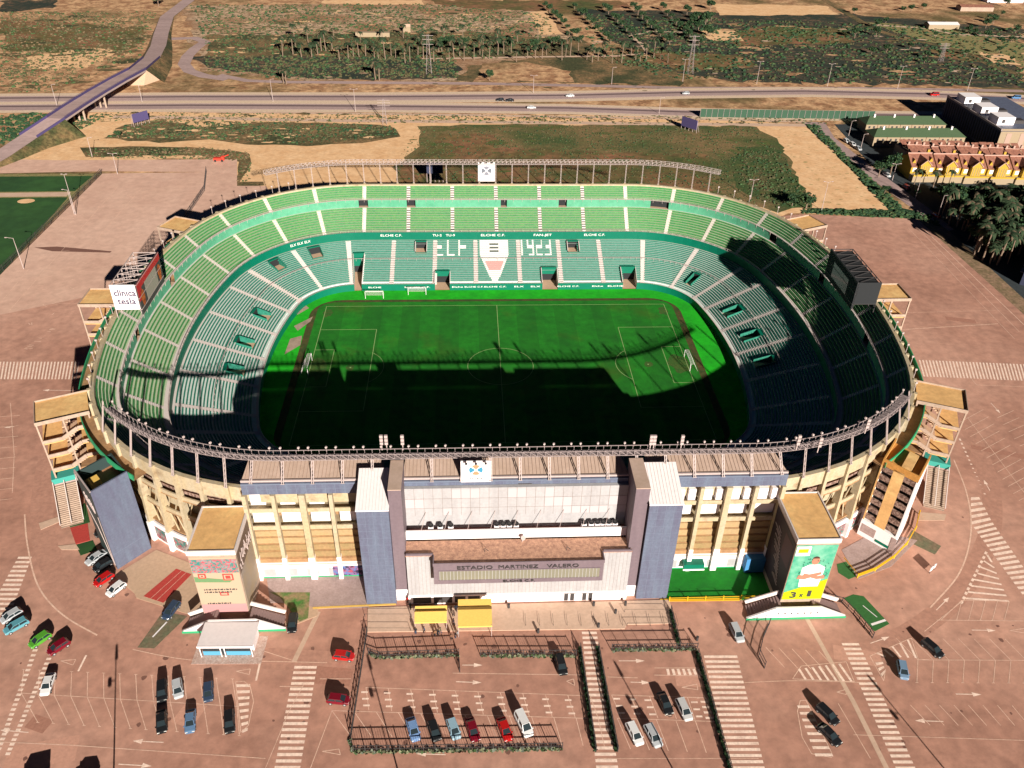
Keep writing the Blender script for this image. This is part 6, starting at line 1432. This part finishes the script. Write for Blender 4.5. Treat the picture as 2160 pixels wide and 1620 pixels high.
# dark slab block with white rooftop boxes: long flank towards the stadium
A, B_ = np.array([231.0, 222.0, 0]), np.array([232.5, 169.0, 0]); t = thing('apartment_block', 'tall dark flanked apartment block with white boxes on its roof', 'building', tuple(A.tolist())); H = 10.5
mb = MB(); mb.box(0, 30, -52, 0, 0, H, 0); mb.box(.02, 30, -52.12, -52.0, 0, H-.2, 1); mb.box(0, 30, -52, 0, H+.002, H+.1, 3); mb.box(-.1, .3, -52, 0, H+.102, H+.9, 2); mb.box(.3, 30, -52.1, -51.7, H+.102, H+.9, 1); mb.build('wall', [bluewall, cream, steelp, slate], t)
for k in range(24): mb = MB(); mb.box(-.1, .0, -51+k*2.1, -50.2+k*2.1, 1, H-.8); mb.build('window', dark, t)
for k in range(4): mb = MB(); mb.box(3+k*6.5, 5.4+k*6.5, -52.25, -52.12, .8, H-1); mb.build('window', mat('pinkish_pane', (.36, .25, .2), .4), t)
for q in (-40, -25, -9): mb = MB(); mb.box(2, 10, q-4, q+4, H+.1, H+3.6, 0); mb.box(10, 16, q-2, q+2, H+.1, H+1.6, 1); mb.box(4, 5.5, q-4.05, q-3.98, H+1, H+2.6, 1); mb.build('rooftop_box', [brightwhite, steel_dark], t)
for i, (q, wd, dp, h, m_, lb) in enumerate((((786, 78), 22, 4, 2.6, cream, 'low pale ruined wall by the palm grove, left of the first pylon'), ((858, 68), 5, 5, 3.4, cream, 'small pale hut right beside the ruined wall'), ((1990, 62), 22, 8, 3, cream, 'low pale shed in the fields at the upper right'), ((2120, 6), 30, 10, 5, white, 'white sheds at the very top right'), ((2060, 24), 26, 8, 3, concrete, 'grey farm building near the top right'))):
    c = G(*q); t = thing('farm_building', lb, 'building', (c[0], c[1], 0)); mb = MB(); mb.box(-wd/2, wd/2, 0, dp, 0, h); mb.build('wall', m_, t)
    if i: mb = MB(); mb.poly([(-wd/2, -.3, h), (wd/2, -.3, h), (wd/2, dp/2, h+1.2), (-wd/2, dp/2, h+1.2)]); mb.poly([(-wd/2, dp/2, h+1.2), (wd/2, dp/2, h+1.2), (wd/2, dp+.3, h), (-wd/2, dp+.3, h)]); mb.build('roof', [tile, plaza, white, concrete, tile][i], t)

c = G(2150, 600); t = thing('dark_building', 'dark low building half seen at the far right behind the olive verge', 'building', (c[0], c[1], 0), R(-38)); mb = MB(); mb.box(0, 30, 0, 34, 0, 7, 0); mb.box(-.2, 30.2, -.2, 34.2, 7.002, 7.4, 1); mb.build('wall', [bluewall, slate], t)
for k in range(6): mb = MB(); mb.box(-.08, 0, 2+k*5.4, 5+k*5.4, 1.5, 3.2); mb.build('window', glass, t); mb = MB(); mb.box(-1.2, 0, 1.6+k*5.4, 5.4+k*5.4, 3.6, 3.8); mb.build('balcony', slate, t)

# ================================================================ PLANTS
def frond(mb, rr, z, az, L, droop, m):
    e = np.array([math.cos(az), math.sin(az), 0]); s = np.array([-e[1], e[0], 0]); pr = None; n = 5
    for k in range(n+1):
        t = k/n; r = L*t*(1-.15*t); h = z+L*(.35*t-droop*t*t); w_ = .55*math.sin(math.pi*min(1, .12+t*.88))+.05
        c = e*r+(0, 0, h); q = (c-s*w_-(0, 0, .25*w_), c, c+s*w_-(0, 0, .25*w_))
        if pr: mb.poly([pr[0], q[0], q[1], pr[1]], m); mb.poly([pr[1], q[1], q[2], pr[2]], m)
        pr = q
def palm(seed, h, L=2.6, n=22):
    rr = random.Random(seed); t = thing('palm_tree', None, 'palm', (0, 0, 0)); mb = MB(); p = np.zeros(3); lean = (rr.uniform(-.05, .05), rr.uniform(-.05, .05))
    for k in range(6): q = p+(lean[0]*h/6, lean[1]*h/6, h/6); mb.tube(p, q, .26-.02*k, .24-.02*k, n=7, cap=False); p = q
    mb.build('trunk', bark, t); mb = MB().frame((p[0], p[1], 0))
    for k in range(n): frond(mb, rr, p[2]-.1+rr.uniform(-.2, .2), k*2.4+rr.uniform(-.2, .2), L*rr.uniform(.8, 1.1), rr.uniform(.35, 1.3), 0 if rr.random() > .18 else 1)
    mb.build('crown', [palmleaf, palmdry], t); return t
PP = [palm(1, 7.5), palm(2, 9.5, 2.9), palm(3, 6.0, 2.4, 18)]
UNDER = []; rr = random.Random(21); used = [False]*3
def put_palm(px, py, label, group, s=1.0):
    k = rr.randrange(3); c = G(px, py)
    if not used[k]: o = PP[k]; used[k] = True
    else: o = copy_tree(PP[k])
    o.location = (c[0], c[1], 0); o.rotation_euler = (0, 0, rr.uniform(0, 6.28)); o.scale = (s,)*3; tag(o, label, 'palm', group); return o
for i in range(62):
    px = 600+ (i*13.2 % 820)+rr.uniform(-5, 5); py = 128+rr.uniform(-16, 6)-(8 if px < 700 else 0)
    put_palm(px, py, 'slender palm in the long grove beyond the highway', 'palms in the grove beyond the highway', rr.uniform(.9, 1.4))
for i in range(14): put_palm(620+i*44+rr.uniform(-14, 14), 92+rr.uniform(-12, 8), 'slender palm in the long grove beyond the highway', 'palms in the grove beyond the highway', rr.uniform(.9, 1.3))
for q in ((792, 168), (800, 170), (598, 176), (604, 178)): put_palm(*q, 'slender palm in the long grove beyond the highway', 'palms in the grove beyond the highway', 1.3)
for i in range(125):
    py = 446+rr.uniform(0, 115); px = 1966+(py-446)*.9+rr.uniform(0, 240)
    put_palm(px, py, 'tall dark green palm in the dense grove below the yellow houses', 'palms below the yellow houses', rr.uniform(1.0, 1.35))
for i in range(110):
    py = 432+rr.uniform(0, 120); px = 1985+(py-432)*.9+rr.uniform(0, 230); UNDER.append((px, py))
for q in ((1968, 395), (2000, 392), (1925, 398)): put_palm(*q, 'brownish palm standing right in front of the yellow houses', 'palms in front of the yellow houses', .9)

def leaf_cloud(mb, rr, c, rx, ry, rz, n, s, mats):
    for _ in range(n):
        while True:
            v = np.array([rr.uniform(-1, 1) for _ in range(3)]); l = np.linalg.norm(v)
            if .35 < l < 1: break
        q = np.array(c)+v*(rx, ry, rz)*(.82+.18*rr.random()); a = np.array([rr.gauss(0, 1) for _ in range(3)]); a /= np.linalg.norm(a); b = np.cross(a, [rr.gauss(0, 1) for _ in range(3)]); b /= np.linalg.norm(b); k = s*rr.uniform(.5, 1.2)
        mb.poly([q-a*k-b*k*.6, q+a*k-b*k*.6, q+a*k*.7+b*k*.7, q-a*k*.6+b*k*.6], rr.choice(mats))
def broad(seed, h, r):
    rr = random.Random(seed); t = thing('broadleaf_tree', None, 'tree'); mb = MB(); mb.tube((0, 0, 0), (0, 0, h*.45), .3, .2, n=7)
    for k in range(5): a = k*1.26; mb.tube((0, 0, h*.35), (math.cos(a)*r*.55, math.sin(a)*r*.55, h*.65), .14, .05, n=5)
    mb.build('trunk', bark, t); mb = MB()
    for k in range(11): a = rr.uniform(0, 6.28); q = r*.62*math.sqrt(rr.random()); leaf_cloud(mb, rr, (q*math.cos(a), q*math.sin(a), h*rr.uniform(.45, .82)), r*.45, r*.45, r*.34, 75, .34, (0, 0, 1))
    mb.build('crown', [leafA, leafB], t); return t
BT = [broad(5, 6, 3.2), broad(6, 7.5, 3.8)]; ub = [False, False]
def put_tree(px, py, label, group, s=1.0):
    k = rr.randrange(2); c = G(px, py)
    if not ub[k]: o = BT[k]; ub[k] = True
    else: o = copy_tree(BT[k])
    o.location = (c[0], c[1], 0); o.rotation_euler = (0, 0, rr.uniform(0, 6.28)); o.scale = (s,)*3; tag(o, label, 'tree', group)
put_tree(1877, 368, 'large round dark tree left of the yellow houses', None, 1.25); put_tree(1853, 372, 'smaller dark tree left of the large round one', None, .9)
put_tree(1032, 170, 'small round green tree alone beside the highway', None, .8); put_tree(250, 290, 'small dark tree at the left tip of the scrub patch', None, .55)
put_tree(1700, 440, 'bushy green tree at the foot of the sand strip', None, 1.1); put_tree(1670, 436, 'bushy green tree behind the far right curve of the stadium', None, .7)
put_tree(335, 14, 'dark green tree at the top of the winding road', None, 1.2)
for i in range(16): put_tree(1440+rr.uniform(0, 60), 20+rr.uniform(0, 70), 'dark tree in the belt above the second pylon', 'trees above the second pylon', rr.uniform(.8, 1.3))
for r_ in range(5):
    for k in range(9): put_tree(1150+r_*62+k*9.5, 18+k*9+r_*1.5, 'round orchard tree in a slanting row beyond the palm grove', 'orchard trees in slanting rows', rr.uniform(.6, .95))
for i in range(30): put_tree(1780+rr.uniform(0, 370), 14+rr.uniform(0, 120), 'dark tree scattered over the fields at the upper right', 'scattered trees at the upper right', rr.uniform(.5, 1.0))
for i in range(14): put_tree(rr.uniform(1830, 2150), rr.choice((rr.uniform(262, 272), rr.uniform(400, 416))), 'dark garden tree among the estate houses', 'garden trees of the estate', rr.uniform(.45, .75))
for q in UNDER: put_tree(*q, 'dark broad tree mixed into the palm grove below the yellow houses', 'broad trees under the palms below the houses', rr.uniform(.9, 1.35))
for i in range(8): put_tree(900+rr.uniform(0, 280), 84+rr.uniform(0, 30), 'dark broad tree inside the palm grove', 'broad trees in the palm grove', rr.uniform(.8, 1.2))

# scrub: countless low bushes, one object a patch
def inpoly(x, y, P):
    c = False; j = len(P)-1
    for i in range(len(P)):
        if (P[i][1] > y) != (P[j][1] > y) and x < (P[j][0]-P[i][0])*(y-P[i][1])/(P[j][1]-P[i][1])+P[i][0]: c = not c
        j = i
    return c
def scrub(label, px, n, s0, s1, mats, seed=1, clump=.5):
    rr = random.Random(seed); P = [G(*a)[:2] for a in px]; xs = [a[0] for a in P]; ys = [a[1] for a in P]; mb = MB(); cen = None; k = 0
    while k < n:
        if cen is None or rr.random() > clump: cen = (rr.uniform(min(xs), max(xs)), rr.uniform(min(ys), max(ys)))
        x, y = cen[0]+rr.gauss(0, 4), cen[1]+rr.gauss(0, 3)
        if not inpoly(x, y, P): cen = None; continue
        k += 1; s = rr.uniform(s0, s1)*rr.uniform(.6, 1); hgt = s*rr.uniform(.5, .9); m = rr.choice(mats); nn = 6; a0 = rr.uniform(0, 1)
        base = [(x+s*math.cos(a0+i*1.047)*rr.uniform(.7, 1.2), y+s*math.sin(a0+i*1.047)*rr.uniform(.7, 1.2), -.04) for i in range(nn)]
        mid = [(x+(b[0]-x)*rr.uniform(.6, .95), y+(b[1]-y)*rr.uniform(.6, .95), hgt*rr.uniform(.5, .8)) for b in base]; top = (x+rr.uniform(-.2, .2)*s, y+rr.uniform(-.2, .2)*s, hgt)
        for i in range(nn):
            j = (i+1) % nn; mb.poly([base[i], base[j], mid[j], mid[i]], m); mb.poly([mid[i], mid[j], top], m if rr.random() > .25 else (m+1) % 4)
    o = mb.build('scrub', [leafA, leafB, leafC, leafD], kind='stuff'); tag(o, label, 'scrub')
scrub('low bushes dotted over the sandy plain at the upper left', [(0, 25), (330, 25), (300, 120), (110, 195), (0, 195)], 2600, .3, 1.3, (1, 2, 2, 3), 1)
scrub('low bushes dotted over the pale plain left of the palm grove', [(400, 10), (900, 8), (1160, 30), (1180, 110), (960, 130), (440, 120)], 5200, .3, 1.4, (0, 1, 2, 2), 2)
scrub('dark bushes in the field before the palm grove', [(430, 118), (960, 122), (975, 164), (600, 168), (440, 148)], 1700, .3, 1.4, (0, 1, 2, 2), 3)
scrub('dense dark bushes of the field at the upper right', [(1230, 30), (2160, 60), (2160, 182), (1560, 172), (1400, 165), (1250, 120)], 4200, .3, 1.6, (0, 0, 1, 2), 4)
scrub('bushes in the long scrub patch behind the left side', [(222, 292), (262, 262), (340, 254), (700, 260), (830, 266), (842, 286), (640, 306), (440, 292)], 1400, .3, 1.1, (0, 1, 2, 2), 5)
scrub('grass tufts and bushes in the field behind the far rim', [(885, 268), (1300, 262), (1590, 266), (1670, 350), (1712, 436), (1520, 430), (860, 400), (830, 352)], 4200, .15, .6, (0, 1, 2, 2), 6)
scrub('green bushes in the corner of the field behind the far right curve', [(1560, 320), (1640, 310), (1715, 438), (1650, 445), (1560, 400)], 420, .3, .9, (0, 1, 1, 2), 7)
scrub('bushes along the slopes beside the overpass', [(40, 300), (150, 240), (235, 240), (140, 290), (60, 325)], 500, .4, 1.2, (0, 1, 2), 8)
scrub('line of low bushes on the highway verges', [(210, 236), (2160, 250), (2160, 258), (1480, 262), (210, 256)], 1500, .25, .8, (1, 2, 3), 9)
scrub('hedge like bushes along the estate street', [(1698, 262), (1722, 262), (1800, 345), (1905, 440), (1870, 440), (1790, 350)], 700, .5, 1.3, (0, 0, 1), 10)
scrub('low bushes edging the back of the right car park', [(1690, 440), (1900, 444), (1960, 452), (1990, 480), (1936, 462), (1690, 450)], 400, .4, 1.1, (0, 0, 1), 11)
scrub('low weeds round the bend of the back service road', [(170, 310), (430, 310), (528, 322), (530, 380), (500, 388), (505, 340), (180, 332)], 600, .3, .8, (1, 2, 3), 12)
scrub('bushes of the dark plain left of the highway bridge', [(0, 240), (110, 240), (40, 290), (0, 310)], 300, .5, 1.5, (0, 0, 1), 13)
